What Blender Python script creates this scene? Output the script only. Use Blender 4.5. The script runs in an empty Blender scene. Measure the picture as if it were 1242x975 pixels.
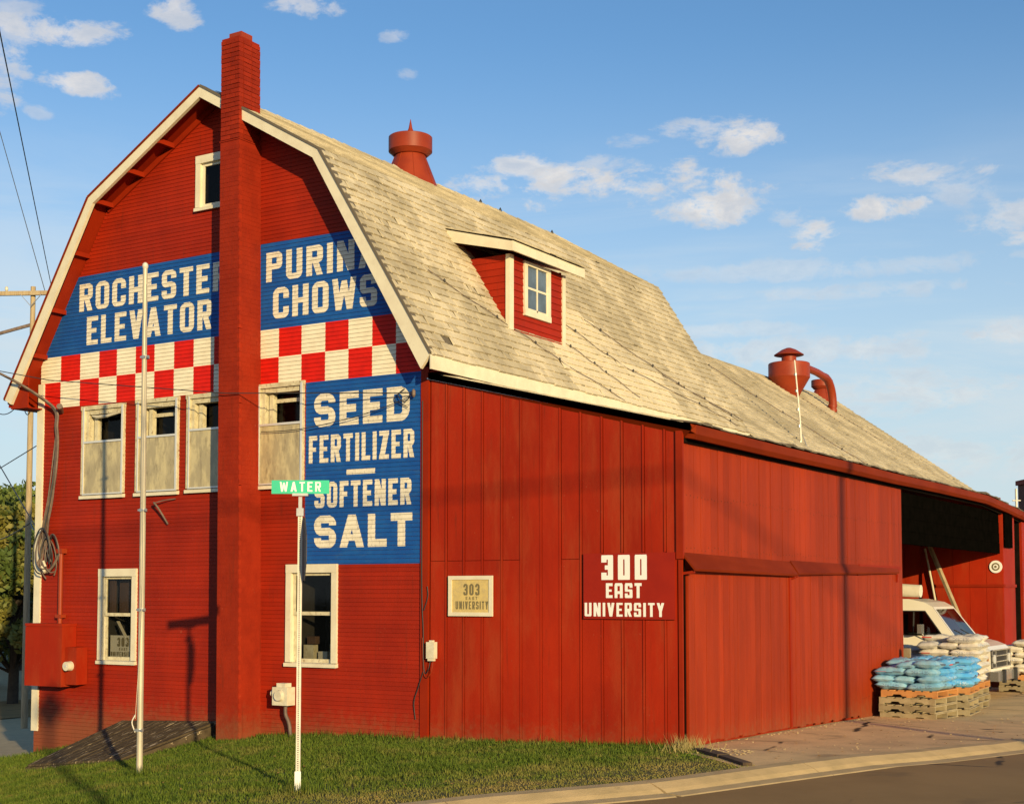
import bpy, math, random
import numpy as np
from mathutils import Vector, Matrix, noise as mn
random.seed(7); rng = np.random.default_rng(7)
S = bpy.context.scene
COL = S.collection

# ---------------------------------------------------------------- camera
cam = bpy.data.cameras.new('camera'); co = bpy.data.objects.new('camera', cam); COL.objects.link(co)
S.camera = co
PITCH = math.radians(3.5); YAW = math.radians(121.8286)
Fh = Vector((math.cos(YAW), math.sin(YAW), 0)); Rt = Vector((Fh.y, -Fh.x, 0))
Fw = Fh*math.cos(PITCH)+Vector((0, 0, 1))*math.sin(PITCH); Up = Vector((0, 0, 1))*math.cos(PITCH)-Fh*math.sin(PITCH)
m = Matrix((Rt, Up, -Fw)).transposed().to_4x4(); m.translation = Vector((12.18, -17.12, 2.14))
co.matrix_world = m
cam.sensor_width = 36; cam.sensor_fit = 'HORIZONTAL'; cam.lens = 36*1720/1242
cam.shift_y = (614.8-487.5)/1242
cam.clip_end = 3000

# ---------------------------------------------------------------- light
SUN = Vector((.795, -.607, 0)).normalized(); EL = math.radians(11.0)
SV = Vector((SUN.x*math.cos(EL), SUN.y*math.cos(EL), math.sin(EL)))
sl = bpy.data.lights.new('sun', 'SUN'); sl.energy = 4.7; sl.angle = math.radians(.53); sl.color = (1, .76, .38)
so = bpy.data.objects.new('sun', sl); COL.objects.link(so); so.rotation_euler = SV.to_track_quat('Z', 'Y').to_euler()
S.view_settings.view_transform = 'Standard'; S.view_settings.look = 'None'
S.view_settings.exposure = 0.35; S.view_settings.gamma = 1

W = bpy.data.worlds.new('World'); S.world = W; W.use_nodes = True
nt = W.node_tree; nt.nodes.clear()
class NB:
    """tiny node builder"""
    def __init__(s, nt): s.nt = nt
    def n(s, t, **k):
        x = s.nt.nodes.new(t)
        for a, b in k.items(): setattr(x, a, b)
        return x
    def put(s, sock, v):
        if hasattr(v, 'is_output') or isinstance(v, bpy.types.NodeSocket): s.nt.links.new(v, sock)
        else: sock.default_value = v
    def m(s, op, a, b=0.0, c=0.0, clamp=False):
        x = s.n('ShaderNodeMath', operation=op, use_clamp=clamp)
        s.put(x.inputs[0], a); s.put(x.inputs[1], b); s.put(x.inputs[2], c); return x.outputs[0]
    def mix(s, f, a, b, mode='MIX'):
        x = s.n('ShaderNodeMix', data_type='RGBA', blend_type=mode)
        s.put(x.inputs[0], f); s.put(x.inputs[6], a); s.put(x.inputs[7], b); return x.outputs[2]
    def noise(s, vec, scale, detail=4, rough=.55, dist=0):
        x = s.n('ShaderNodeTexNoise'); s.put(x.inputs['Vector'], vec); s.put(x.inputs['Scale'], scale)
        s.put(x.inputs['Detail'], detail); s.put(x.inputs['Roughness'], rough); s.put(x.inputs['Distortion'], dist); return x.outputs['Fac']
    def noisec(s, vec, scale):
        x = s.n('ShaderNodeTexNoise'); s.put(x.inputs['Vector'], vec); s.put(x.inputs['Scale'], scale); x.inputs['Detail'].default_value = 4; return x.outputs['Color']
    def ramp(s, f, lo, hi, a=0.0, b=1.0):
        x = s.n('ShaderNodeMapRange'); x.interpolation_type = 'SMOOTHSTEP'
        for i, v in enumerate((f, lo, hi, a, b)): s.put(x.inputs[i], v)
        return x.outputs[0]
    def scalev(s, vec, sc):
        x = s.n('ShaderNodeVectorMath', operation='MULTIPLY'); s.put(x.inputs[0], vec); x.inputs[1].default_value = sc; return x.outputs[0]
b = NB(nt)
sky = b.n('ShaderNodeTexSky', sky_type='NISHITA', sun_disc=False, sun_elevation=EL, sun_rotation=math.atan2(SUN.x, SUN.y))
sky.air_density = 1.0; sky.dust_density = .35; sky.ozone_density = 3.2; sky.altitude = 100
hs = b.n('ShaderNodeHueSaturation'); hs.inputs['Saturation'].default_value = 1.06; hs.inputs['Value'].default_value = 1.0
b.put(hs.inputs['Color'], sky.outputs[0])
tc = b.n('ShaderNodeTexCoord').outputs['Generated']
sx = b.n('ShaderNodeSeparateXYZ'); b.put(sx.inputs[0], tc)
X, Y, Z = sx.outputs
az = b.m('ARCTAN2', Y, X)          # azimuth of the direction, radians
el = b.m('ARCSINE', Z)
# individual small clouds: azimuth, elevation, half width, half height (degrees), strength
CL = [(116.8, 16.1, 3.67, 0.76, 1), (114.1, 15.3, 1.92, 0.63, 0.9), (119.2, 16.3, 1.62, 0.63, 0.9), (112.5, 17.9, 1.25, 0.61, 0.9), (114.1, 18.3, 1.99, 0.34, 0.6), (116.8, 17.9, 0.84, 0.28, 0.45), (109.6, 14.1, 0.71, 0.41, 0.85), (110.6, 14.8, 0.65, 0.28, 0.5), (121.5, 17.0, 1.29, 0.35, 0.75), (123.1, 16.2, 1.18, 0.41, 0.7), (106.7, 14.9, 1.41, 0.4, 0.9), (105.9, 16.1, 1.55, 0.4, 0.7), (104.0, 15.5, 1.1, 0.67, 0.4), (102.5, 14.2, 1.2, 0.52, 0.6), (103.0, 16.0, 0.54, 0.21, 0.6), (101.9, 13.4, 0.74, 0.24, 0.7), (139.8, 21.1, 2.66, 0.43, 0.8), (141.5, 21.2, 0.91, 0.71, 0.55), (135.6, 22.1, 0.71, 0.52, 0.8), (139.2, 19.3, 1.18, 0.32, 0.85), (141.8, 19.2, 0.85, 0.87, 0.7), (140.7, 18.1, 0.49, 0.21, 0.4), (130.1, 22.8, 1.27, 0.35, 0.7), (126.6, 21.8, 0.47, 0.21, 0.4), (126.2, 20.4, 0.47, 0.18, 0.4), (102.6, 10.0, 1.25, 0.56, 0.4), (118.1, 17.0, 1.35, 0.31, 0.5), (60, 22, 5, 1, 0.8), (30, 17, 6, 1.2, 0.8), (-20, 19, 7, 1.2, 0.7), (-70, 21, 8, 1.4, 0.7), (-120, 18, 7, 1.3, 0.7), (172, 20, 6, 1.2, 0.8), (110.5, 12.7, 8.13, 0.32, 0.3), (107.4, 11.8, 4.93, 0.25, 0.35), (109.3, 9.5, 5.92, 0.51, 0.45), (105.5, 8.0, 3.93, 0.7, 0.45), (103.8, 5.4, 2.68, 0.82, 0.4), (113.2, 10.5, 2.93, 0.26, 0.3), (102.8, 9.9, 1.34, 0.43, 0.6), (109.6, 7.2, 3.78, 0.32, 0.3), (140.1, 10.7, 1.84, 0.37, 0.35)]
wv = b.scalev(tc, (1, 1, 2.0))
n1 = b.noise(wv, 15, 6, .65, .5); n2 = b.noise(wv, 42, 6, .65, .2)
warp = b.m('MULTIPLY', b.m('SUBTRACT', n1, .5), 1.5)
warp2 = b.m('MULTIPLY', b.m('SUBTRACT', n2, .5), 1.3)
wsum = b.m('ADD', b.m('MULTIPLY', warp, 4.4), b.m('MULTIPLY', warp2, 4.2))
tot = None
for dx, e, wd, ht, st in CL:
    d = b.m('SUBTRACT', az, math.radians(dx))
    ex = b.m('DIVIDE', d, math.radians(wd)); ey = b.m('DIVIDE', b.m('SUBTRACT', el, math.radians(e)), math.radians(ht))
    r = b.m('ADD', b.m('MULTIPLY', ex, ex), b.m('MULTIPLY', ey, ey))
    r = b.m('ADD', b.m('MULTIPLY', r, .74), wsum)
    v = b.ramp(r, 1.25, -.45, 0, st)
    tot = v if tot is None else b.m('MAXIMUM', tot, v)
# broad thin veil low in the sky
wv2 = b.scalev(tc, (1.2, 1.2, 9.0))
veil = b.m('MULTIPLY', b.ramp(b.noise(wv2, 2.2, 6, .6, .6), .42, .66, 0, .75), b.ramp(el, .34, .12))
body = b.ramp(n2, .3, .75)
ccol = b.mix(body, (3.7, 3.75, 3.9, 1), (6.0, 5.4, 4.7, 1))
c1 = b.mix(veil, hs.outputs[0], (4.5, 4.7, 4.8, 1))
low = b.ramp(el, .40, .03, 0, .85)
c1 = b.mix(low, c1, (3.5, 4.15, 4.5, 1))
c2 = b.mix(b.m('MULTIPLY', tot, .95), c1, ccol)
bg = b.n('ShaderNodeBackground'); b.put(bg.inputs[0], c2); bg.inputs[1].default_value = .135
out = b.n('ShaderNodeOutputWorld'); b.nt.links.new(bg.outputs[0], out.inputs[0])

# ---------------------------------------------------------------- materials
def mat(name, col, rough=.7, col2=None, nscale=6, lo=.35, hi=.7, vec=(1, 1, 1), bump=0, bscale=60, metal=0, spec=.5, wear=None, wcol=None, wscale=20, wvec=None, wlo=.6, whi=.7, rnd=0, island=0, grime=0, cracks=0):
    M = bpy.data.materials.new(name); M.use_nodes = True
    b = NB(M.node_tree); p = M.node_tree.nodes['Principled BSDF']
    tcn = b.n('ShaderNodeTexCoord').outputs['Object']; geo = b.n('ShaderNodeNewGeometry').outputs['Position']
    v = b.scalev(geo, vec)
    c = (*col, 1)
    if col2: c = b.mix(b.ramp(b.noise(v, nscale, 5, .6), lo, hi), (*col, 1), (*col2, 1))
    if rnd:
        oi = b.n('ShaderNodeObjectInfo').outputs['Random']; 
        h = b.n('ShaderNodeHueSaturation'); b.put(h.inputs['Color'], c); b.put(h.inputs['Value'], b.m('MULTIPLY_ADD', oi, rnd*2, 1-rnd)); c = h.outputs[0]
    if island:
        h = b.n('ShaderNodeHueSaturation'); b.put(h.inputs['Color'], c); b.put(h.inputs['Value'], b.m('MULTIPLY_ADD', b.n('ShaderNodeNewGeometry').outputs['Random Per Island'], island*2, 1-island)); c = h.outputs[0]
    if grime:
        big = b.noise(b.scalev(geo, (.7, .7, .25)), 1.1, 5, .65, .3); h = b.n('ShaderNodeHueSaturation'); b.put(h.inputs['Color'], c); b.put(h.inputs['Value'], b.ramp(big, .25, .75, 1-grime*1.5, 1+grime*1.2)); c = h.outputs[0]
        szz = b.n('ShaderNodeSeparateXYZ'); b.put(szz.inputs[0], geo); edge = b.m('ADD', szz.outputs[2], b.m('MULTIPLY', b.m('SUBTRACT', b.noise(geo, 9, 5, .7), .5), .9))
        c = b.mix(b.ramp(edge, .45, -.25, 0, .55), c, (.20, .10, .045, 1))
        st = b.noise(b.scalev(geo, (9, 9, .5)), 2.2, 5, .7); c = b.mix(b.ramp(st, .55, .75, 0, .55), c, (.13, .018, .006, 1))
        fl = b.noise(geo, 30, 4, .7); fl2 = b.noise(geo, 2.3, 3, .6); c = b.mix(b.m('MULTIPLY', b.ramp(fl, .66, .70), b.ramp(fl2, .52, .66, 0, .7)), c, (.42, .16, .09, 1))
    if wear:
        vv = b.scalev(geo, wvec or (1, 1, 1))
        c = b.mix(b.m('MULTIPLY', b.ramp(b.noise(vv, wscale, 6, .7), wlo, whi), wear), c, (*wcol, 1))
    if cracks:
        vo = b.n('ShaderNodeTexVoronoi', feature='DISTANCE_TO_EDGE'); b.put(vo.inputs['Vector'], b.mix(.12, geo, b.noisec(geo, 1.5))); vo.inputs['Scale'].default_value = cracks
        gate = b.ramp(b.noise(geo, .7, 3, .5), .48, .58)
        c = b.mix(b.m('MULTIPLY', b.ramp(vo.outputs['Distance'], .016, .004), gate), c, (.06, .045, .03, 1))
        c = b.mix(b.ramp(b.noise(geo, .9, 4, .6, 1.0), .60, .72, 0, .35), c, (.10, .075, .05, 1))
    b.put(p.inputs['Base Color'], c)
    p.inputs['Roughness'].default_value = rough; p.inputs['Metallic'].default_value = metal; p.inputs['Specular IOR Level'].default_value = spec
    if bump:
        bn = b.n('ShaderNodeBump'); bn.inputs['Strength'].default_value = bump; bn.inputs['Distance'].default_value = .01
        b.put(bn.inputs['Height'], b.noise(v, bscale, 4, .6)); b.nt.links.new(bn.outputs[0], p.inputs['Normal'])
    return M
RED = (.30, .0165, .0022); RED2 = (.255, .013, .002)
M = {}
M['red'] = mat('red_siding_paint', RED, .65, RED2, 1.3, grime=.10, spec=.2, bump=.3, bscale=40, rnd=.07, wear=.35, wcol=(.24, .016, .006), wscale=3, wvec=(.6, 1, 4), wlo=.5, whi=.75)
M['red_panel'] = mat('red_panel_paint', (.31, .018, .0025), .6, (.275, .0145, .0022), 1.0, grime=.12, spec=.15, bump=.2, bscale=20, rnd=.05, wear=.5, wcol=(.34, .055, .016), wscale=1.6, wvec=(1.6, 1, .3), wlo=.44, whi=.72)
M['red_board'] = mat('red_barn_board_paint', (.285, .029, .0035), .65, (.25, .024, .003), 2.0, grime=.14, spec=.2, vec=(1, 4, .25), bump=.4, bscale=30, rnd=.10, wear=.8, wcol=(.14, .02, .012), wscale=7, wvec=(1, 7, .35), wlo=.64, whi=.78)
M['red_trim'] = mat('red_trim_paint', (.26, .019, .003), .6, (.22, .015, .003), 2.5, spec=.12)
M['red_gutter'] = mat('red_gutter_paint', (.19, .023, .004), .6, (.155, .018, .0035), 3, vec=(1, .4, 1), spec=.05)
M['red_brick'] = mat('red_painted_brick', (.28, .021, .005), .75, (.23, .016, .004), 3, grime=.10, spec=.15, bump=.8, bscale=60, rnd=.16, wear=.35, wcol=(.42, .14, .10), wscale=16, wlo=.68, whi=.75)
M['red_metal'] = mat('red_painted_sheet_metal', (.27, .034, .007), .5, (.21, .024, .006), 2, spec=.3, bump=.1, bscale=8, wear=.5, wcol=(.2, .04, .02), wscale=5, wlo=.6, whi=.75)
M['bright_red'] = mat('bright_red_checker_paint', (.62, .012, .004), .6, (.50, .010, .004), 5, spec=.2, wear=.4, wcol=(.35, .02, .01), wscale=18, wvec=(1, 1, 5), wlo=.6, whi=.75)
M['sign_red'] = mat('deep_red_sign_paint', (.29, .0135, .0025), .6, (.25, .011, .0025), 3, spec=.25)
M['blue'] = mat('blue_sign_paint', (.006, .068, .30), .6, (.009, .09, .34), 3, spec=.25, rnd=.06, wear=.7, wcol=(.045, .12, .25), wscale=5, wvec=(.7, 1, 4), wlo=.52, whi=.8)
M['letter'] = mat('worn_cream_letter_paint', (.76, .70, .56), .6, (.66, .60, .47), 6, wear=.75, wcol=(.28, .25, .24), wscale=11, wvec=(2.2, 1, 1.2), wlo=.52, whi=.72)
M['cream'] = mat('cream_checker_paint', (.80, .74, .57), .6, (.72, .65, .49), 4, wear=.35, wcol=(.42, .34, .24), wscale=22, wvec=(1, 1, 5), wlo=.58, whi=.75)
M['white'] = mat('white_trim_paint', (.70, .65, .50), .5, (.63, .57, .43), 4, bump=.15, bscale=30, wear=.35, wcol=(.42, .36, .27), wscale=12, wlo=.62, whi=.72)
M['old_frame'] = mat('peeling_cream_window_paint', (.60, .55, .38), .65, (.46, .40, .26), 9, bump=.4, bscale=50, wear=.9, wcol=(.22, .15, .08), wscale=22, wvec=(1, 1, .6), wlo=.56, whi=.66)
M['plastic'] = mat('cloudy_storm_sheet', (.52, .45, .26), .4, (.36, .31, .19), 3, vec=(2.5, 2, .9), lo=.35, hi=.6, wear=.8, wcol=(.15, .12, .075), wscale=4, wvec=(2.5, 1, .8), wlo=.48, whi=.75, spec=.6)
M['storm_metal'] = mat('storm_frame_metal', (.66, .66, .64), .35, metal=.3)
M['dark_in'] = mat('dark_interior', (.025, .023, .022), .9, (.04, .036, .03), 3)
M['brown_in'] = mat('brown_interior_boards', (.10, .055, .035), .9, (.07, .04, .025), 6, vec=(6, 1, .5))
M['shingle'] = mat('tan_asphalt_shingle', (.57, .50, .36), .95, (.42, .365, .255), .8, lo=.38, hi=.62, spec=.1, bump=.5, bscale=90, rnd=.13, wear=.55, wcol=(.26, .22, .16), wscale=3, wlo=.5, whi=.72)
M['shingle_stuff'] = mat('tan_asphalt_shingle_field', (.57, .50, .36), .95, (.42, .365, .255), .8, lo=.38, hi=.62, spec=.1, bump=.5, bscale=90, wear=.55, wcol=(.26, .22, .16), wscale=3, wlo=.5, whi=.72, island=.13)
M['shingle_new'] = mat('newer_pale_shingle', (.66, .58, .42), .95, (.58, .51, .36), 1.5, spec=.1, bump=.4, bscale=90, island=.05)
M['shingle_dark'] = mat('gap_under_shingles', (.12, .10, .075), .95)
M['galv'] = mat('galvanised_metal', (.50, .50, .49), .38, (.40, .40, .40), 6, metal=.65)
M['alum'] = mat('aluminium_pole', (.66, .62, .52), .5, (.56, .52, .44), 10, metal=.05)
M['flag_alum'] = mat('weathered_silver_paint', (.50, .45, .34), .5, (.40, .36, .28), 8, vec=(1, 1, .3), wear=.4, wcol=(.25, .2, .15), wscale=14, metal=.2)
M['wood_pole'] = mat('weathered_utility_pole_wood', (.42, .33, .20), .9, (.30, .22, .13), 5, vec=(5, 5, .4), bump=.5)
M['pallet'] = mat('weathered_pallet_wood', (.34, .28, .17), .85, (.24, .19, .11), 5, bump=.4, rnd=.2)
M['pallet_new'] = mat('fresh_pallet_wood', (.52, .24, .075), .8, (.42, .18, .06), 5, bump=.4, rnd=.15)
M['dark_wood'] = mat('creosoted_dark_wood', (.010, .007, .005), .95, (.006, .004, .003), 5, spec=.05)  # near-black wood for roof slabs, rafters, linings and dark edges
M['soot'] = mat('soot_black_boards', (.0035, .003, .0025), 1, (.002, .002, .0015), 5, spec=0)  # near-black base colour painted for the shade in the bay
M['hatch'] = mat('worn_grey_hatch_wood', (.105, .080, .050), .95, (.06, .046, .03), 7, vec=(3, 1, 1), spec=.05, wear=.95, wcol=(.62, .50, .32), wscale=6, wvec=(4, .45, 1), wlo=.57, whi=.64)
M['black'] = mat('black_rubber', (.018, .018, .018), .6)
M['cable'] = mat('grey_brown_cable', (.11, .075, .06), .6, (.18, .13, .10), 8)
M['wire'] = mat('dark_wire', (.03, .032, .035), .5)
M['van'] = mat('cream_white_van_paint', (.74, .70, .60), .25, (.70, .66, .56), 2, spec=.6)
M['chrome'] = mat('dull_chrome', (.62, .60, .57), .25, metal=.8)
M['bagblue'] = mat('blue_plastic_sack', (.20, .46, .66), .38, (.34, .56, .68), 6, bump=.6, bscale=18, rnd=.12, spec=.5)
M['bagbright'] = mat('bright_blue_plastic_sack', (.10, .42, .78), .35, (.2, .52, .8), 5, bump=.6, bscale=18, rnd=.1)
M['bagwhite'] = mat('white_plastic_sack', (.72, .68, .58), .45, (.66, .61, .50), 6, bump=.6, bscale=18, rnd=.06)
M['print_red'] = mat('red_sack_print', (.50, .06, .04), .5); M['print_dark'] = mat('dark_sack_print', (.06, .07, .12), .5)
M['green_sign'] = mat('green_street_sign', (.03, .50, .30), .35, (.035, .44, .27), 3)
M['signwhite'] = mat('white_reflective_letter', (.80, .80, .76), .4)
M['tin'] = mat('yellowed_sign_face', (.62, .47, .17), .5, (.52, .40, .16), 12, wear=.5, wcol=(.42, .33, .18), wscale=8, wlo=.5, whi=.7)
M['olive_letter'] = mat('faded_olive_letter', (.16, .13, .06), .6)
M['paper'] = mat('yellowed_paper', (.55, .50, .38), .7)
M['ivory'] = mat('ivory_utility_box', (.66, .62, .48), .45, (.55, .50, .38), 9)
M['concrete'] = mat('pale_concrete', (.58, .42, .21), .9, (.47, .345, .17), 3, spec=.15, bump=.4, bscale=40, wear=.4, wcol=(.22, .18, .12), wscale=6, wlo=.6, whi=.75)
M['asphalt'] = mat('worn_grey_asphalt', (.22, .18, .13), .9, (.105, .088, .07), 2.5, bump=.7, bscale=80, wear=.45, wcol=(.20, .165, .12), wscale=55, wlo=.58, whi=.72)
M['street'] = mat('street_asphalt', (.34, .21, .085), .9, (.285, .175, .07), .6, cracks=.35, spec=.15, bump=.35, bscale=90, wear=.5, wcol=(.30, .24, .17), wscale=80, wlo=.55, whi=.7)
M['lot'] = mat('gravelly_lot', (.74, .52, .26), .95, (.58, .41, .21), 1.4, cracks=.55, spec=.1, bump=.6, bscale=50, wear=.6, wcol=(.26, .20, .13), wscale=14, wlo=.55, whi=.72)
M['gravel'] = mat('pale_gravel', (.50, .38, .20), .95, (.40, .30, .16), 3, bump=1, bscale=20)
M['soil'] = mat('lawn_soil', (.075, .085, .022), .95, (.12, .10, .04), 1.4, bump=1, bscale=40)
M['field'] = mat('rough_grass_ground', (.07, .085, .03), .95, (.10, .09, .04), .3)
M['leaf'] = mat('green_leaf', (.075, .12, .018), .7, (.14, .17, .025), .7, lo=.4, hi=.65)
M['leaf_gold'] = mat('yellowing_leaf', (.17, .15, .022), .7, (.06, .095, .014), .5, lo=.42, hi=.62)
M['bark'] = mat('dark_bark', (.06, .045, .03), .95, (.04, .03, .02), 5)
M['brickfar'] = mat('dark_red_brick', (.16, .05, .03), .9, (.11, .04, .025), 8)
def glass(name, tint, rough=.05, refl=.9):
    m_ = bpy.data.materials.new(name); m_.use_nodes = True; b = NB(m_.node_tree); nt = m_.node_tree
    nt.nodes.remove(nt.nodes['Principled BSDF'])
    t = b.n('ShaderNodeBsdfTransparent'); t.inputs[0].default_value = (*tint, 1)
    g_ = b.n('ShaderNodeBsdfGlossy'); g_.inputs['Roughness'].default_value = rough
    f = b.n('ShaderNodeFresnel'); f.inputs[0].default_value = 1.5
    mx = b.n('ShaderNodeMixShader'); b.put(mx.inputs[0], b.m('MULTIPLY', f.outputs[0], refl)); nt.links.new(t.outputs[0], mx.inputs[1]); nt.links.new(g_.outputs[0], mx.inputs[2])
    nt.links.new(mx.outputs[0], nt.nodes['Material Output'].inputs[0]); return m_
M['glass'] = glass('window_glass', (.80, .80, .76), .05, .5); M['darkglass'] = glass('dirty_glass', (.45, .43, .38), .1, .35)
M['vandark'] = glass('van_side_glass', (.16, .19, .17), .03, 1.0)
M['vanglass'] = glass('van_glass', (.55, .62, .62))
# lawn blades: green with straw patches by place
def grassmat():
    m_ = bpy.data.materials.new('grass_blades'); m_.use_nodes = True; b = NB(m_.node_tree); p = m_.node_tree.nodes['Principled BSDF']
    geo = b.n('ShaderNodeNewGeometry'); pos = geo.outputs['Position']
    sp = b.n('ShaderNodeSeparateXYZ'); b.put(sp.inputs[0], pos)
    # distance from the kerb line
    dk = b.m('ADD', b.m('MULTIPLY', b.m('SUBTRACT', sp.outputs[0], 5.38), -.89), b.m('MULTIPLY', b.m('SUBTRACT', sp.outputs[1], -3.54), .44))
    n = b.noise(pos, 1.6, 4, .6); n3 = b.noise(pos, 14, 3, .6)
    f = b.m('ADD', b.ramp(dk, 3.0, .3, .0, .8), b.m('MULTIPLY', b.m('SUBTRACT', n, .5), 2.4), clamp=True)
    f = b.m('ADD', f, b.m('MULTIPLY', b.m('SUBTRACT', n3, .5), .8), clamp=True)
    g_ = b.mix(b.ramp(n3, .3, .7), (.035, .066, .006, 1), (.115, .170, .015, 1))
    c = b.mix(b.m('MULTIPLY', f, .9), g_, (.27, .20, .065, 1)); b.put(p.inputs['Base Color'], c)
    p.inputs['Roughness'].default_value = .7; p.inputs['Specular IOR Level'].default_value = .2
    return m_
M['grass'] = grassmat()

# ---------------------------------------------------------------- mesh helpers
class MB:
    def __init__(s): s.v = []; s.f = []; s.mi = []; s.cur = 0; s.sm = []
    def add(s, vs, fs, smooth=False):
        o = len(s.v); s.v += [tuple(x) for x in vs]; s.f += [tuple(o+i for i in f) for f in fs]; s.mi += [s.cur]*len(fs); s.sm += [smooth]*len(fs); return s
    def box(s, a, c, M4=None):
        x0, y0, z0 = a; x1, y1, z1 = c
        vs = [(x, y, z) for z in (z0, z1) for y in (y0, y1) for x in (x0, x1)]
        if M4 is not None: vs = [tuple(M4 @ Vector(v)) for v in vs]
        return s.add(vs, [(0, 2, 3, 1), (4, 5, 7, 6), (0, 1, 5, 4), (2, 6, 7, 3), (0, 4, 6, 2), (1, 3, 7, 5)])
    def hexa(s, vs):  # 8 verts ordered as in box
        return s.add(vs, [(0, 2, 3, 1), (4, 5, 7, 6), (0, 1, 5, 4), (2, 6, 7, 3), (0, 4, 6, 2), (1, 3, 7, 5)])
    def beam(s, p, q, w, h, up=(0, 0, 1)):
        p = Vector(p); q = Vector(q); d = (q-p); L = d.length; d.normalize(); r = d.cross(Vector(up))
        if r.length < 1e-4: r = d.cross(Vector((1, 0, 0)))
        r.normalize(); u = r.cross(d)
        M4 = Matrix((r, d, u)).transposed().to_4x4(); M4.translation = p
        return s.box((-w/2, 0, -h/2), (w/2, L, h/2), M4)
    def tube(s, pts, r, n=8, cap=True, smooth=True):
        pts = [Vector(p) for p in pts]; rs = r if isinstance(r, (list, tuple)) else [r]*len(pts)
        o = []; u = None
        for i, p in enumerate(pts):
            d = (pts[min(i+1, len(pts)-1)]-pts[max(i-1, 0)]).normalized()
            if u is None: u = d.cross(Vector((0, 0, 1)) if abs(d.z) < .9 else Vector((1, 0, 0))).normalized()
            u = (u-d*u.dot(d)).normalized(); w = d.cross(u)
            o += [tuple(p+(u*math.cos(2*math.pi*k/n)+w*math.sin(2*math.pi*k/n))*rs[i]) for k in range(n)]
        fs = [(i*n+k, i*n+(k+1) % n, (i+1)*n+(k+1) % n, (i+1)*n+k) for i in range(len(pts)-1) for k in range(n)]
        s.add(o, fs, smooth)
        if cap:
            s.add(o[:n], [tuple(range(n))[::-1]]); s.add(o[-n:], [tuple(range(n))])
        return s
    def lathe(s, prof, c=(0, 0, 0), n=24, smooth=True):
        for (r0, z0), (r1, z1) in zip(prof, prof[1:]):    # every band keeps its own rings: crisp edges
            o = [(c[0]+r*math.cos(2*math.pi*k/n), c[1]+r*math.sin(2*math.pi*k/n), c[2]+z) for r, z in ((r0, z0), (r1, z1)) for k in range(n)]
            s.add(o, [(k, (k+1) % n, n+(k+1) % n, n+k) for k in range(n)], smooth)
        return s
    def prism(s, poly, axis, a, c):  # poly list of 2D, axis 'y' -> (x,z), 'x' -> (y,z), 'z' -> (x,y)
        def P(u, v, w): return {'y': (u, w, v), 'x': (w, u, v), 'z': (u, v, w)}[axis]
        n = len(poly); vs = [P(u, v, a) for u, v in poly]+[P(u, v, c) for u, v in poly]
        return s.add(vs, [tuple(range(n)), tuple(range(n, 2*n))[::-1]]+[(i, i+n, (i+1) % n+n, (i+1) % n) for i in range(n)])
def wloc(o):
    l = Vector((0, 0, 0))
    while o is not None: l += o.location; o = o.parent
    return l
def build(name, mb, mats, parent=None, base=None, fix=True):
    """mesh object from world coordinates; its origin is the parent's (or base)"""
    me = bpy.data.meshes.new(name); org = wloc(parent) if base is None else Vector(base)
    v = np.array(mb.v, float)-np.array(org)
    me.from_pydata(v.tolist(), [], mb.f)
    for mm in (mats if isinstance(mats, (list, tuple)) else [mats]): me.materials.append(mm)
    me.polygons.foreach_set('material_index', mb.mi); me.polygons.foreach_set('use_smooth', mb.sm)
    if fix:
        import bmesh
        bm = bmesh.new(); bm.from_mesh(me); bmesh.ops.recalc_face_normals(bm, faces=bm.faces); bm.to_mesh(me); bm.free()
    me.update()
    o = bpy.data.objects.new(name, me); COL.objects.link(o)
    if parent is not None: o.parent = parent; o.location = org-wloc(parent)
    else: o.location = org
    return o
def thing(name, label, cat, loc, group=None):
    o = bpy.data.objects.new(name, None); COL.objects.link(o); o.location = loc; o.empty_display_size = .3
    return tag(o, label, cat, group)
def tag(o, label=None, cat=None, group=None, kind=None):
    if label: o['label'] = label
    if cat: o['category'] = cat
    if group: o['group'] = group
    if kind: o['kind'] = kind
    return o
def put(name, me, parent, loc, rot=None, scale=None):
    o = bpy.data.objects.new(name, me); COL.objects.link(o); o.parent = parent; o.location = Vector(loc)-wloc(parent)
    if rot is not None: o.rotation_euler = rot
    if scale is not None: o.scale = scale
    return o
def copy_tree(o, parent=None):
    c = o.copy(); COL.objects.link(c); c.parent = parent
    for ch in o.children: copy_tree(ch, c)
    return c
def meshof(mb, name, mats):
    o = build(name, mb, mats, None, (0, 0, 0)); me = o.data; bpy.data.objects.remove(o); return me

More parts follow.
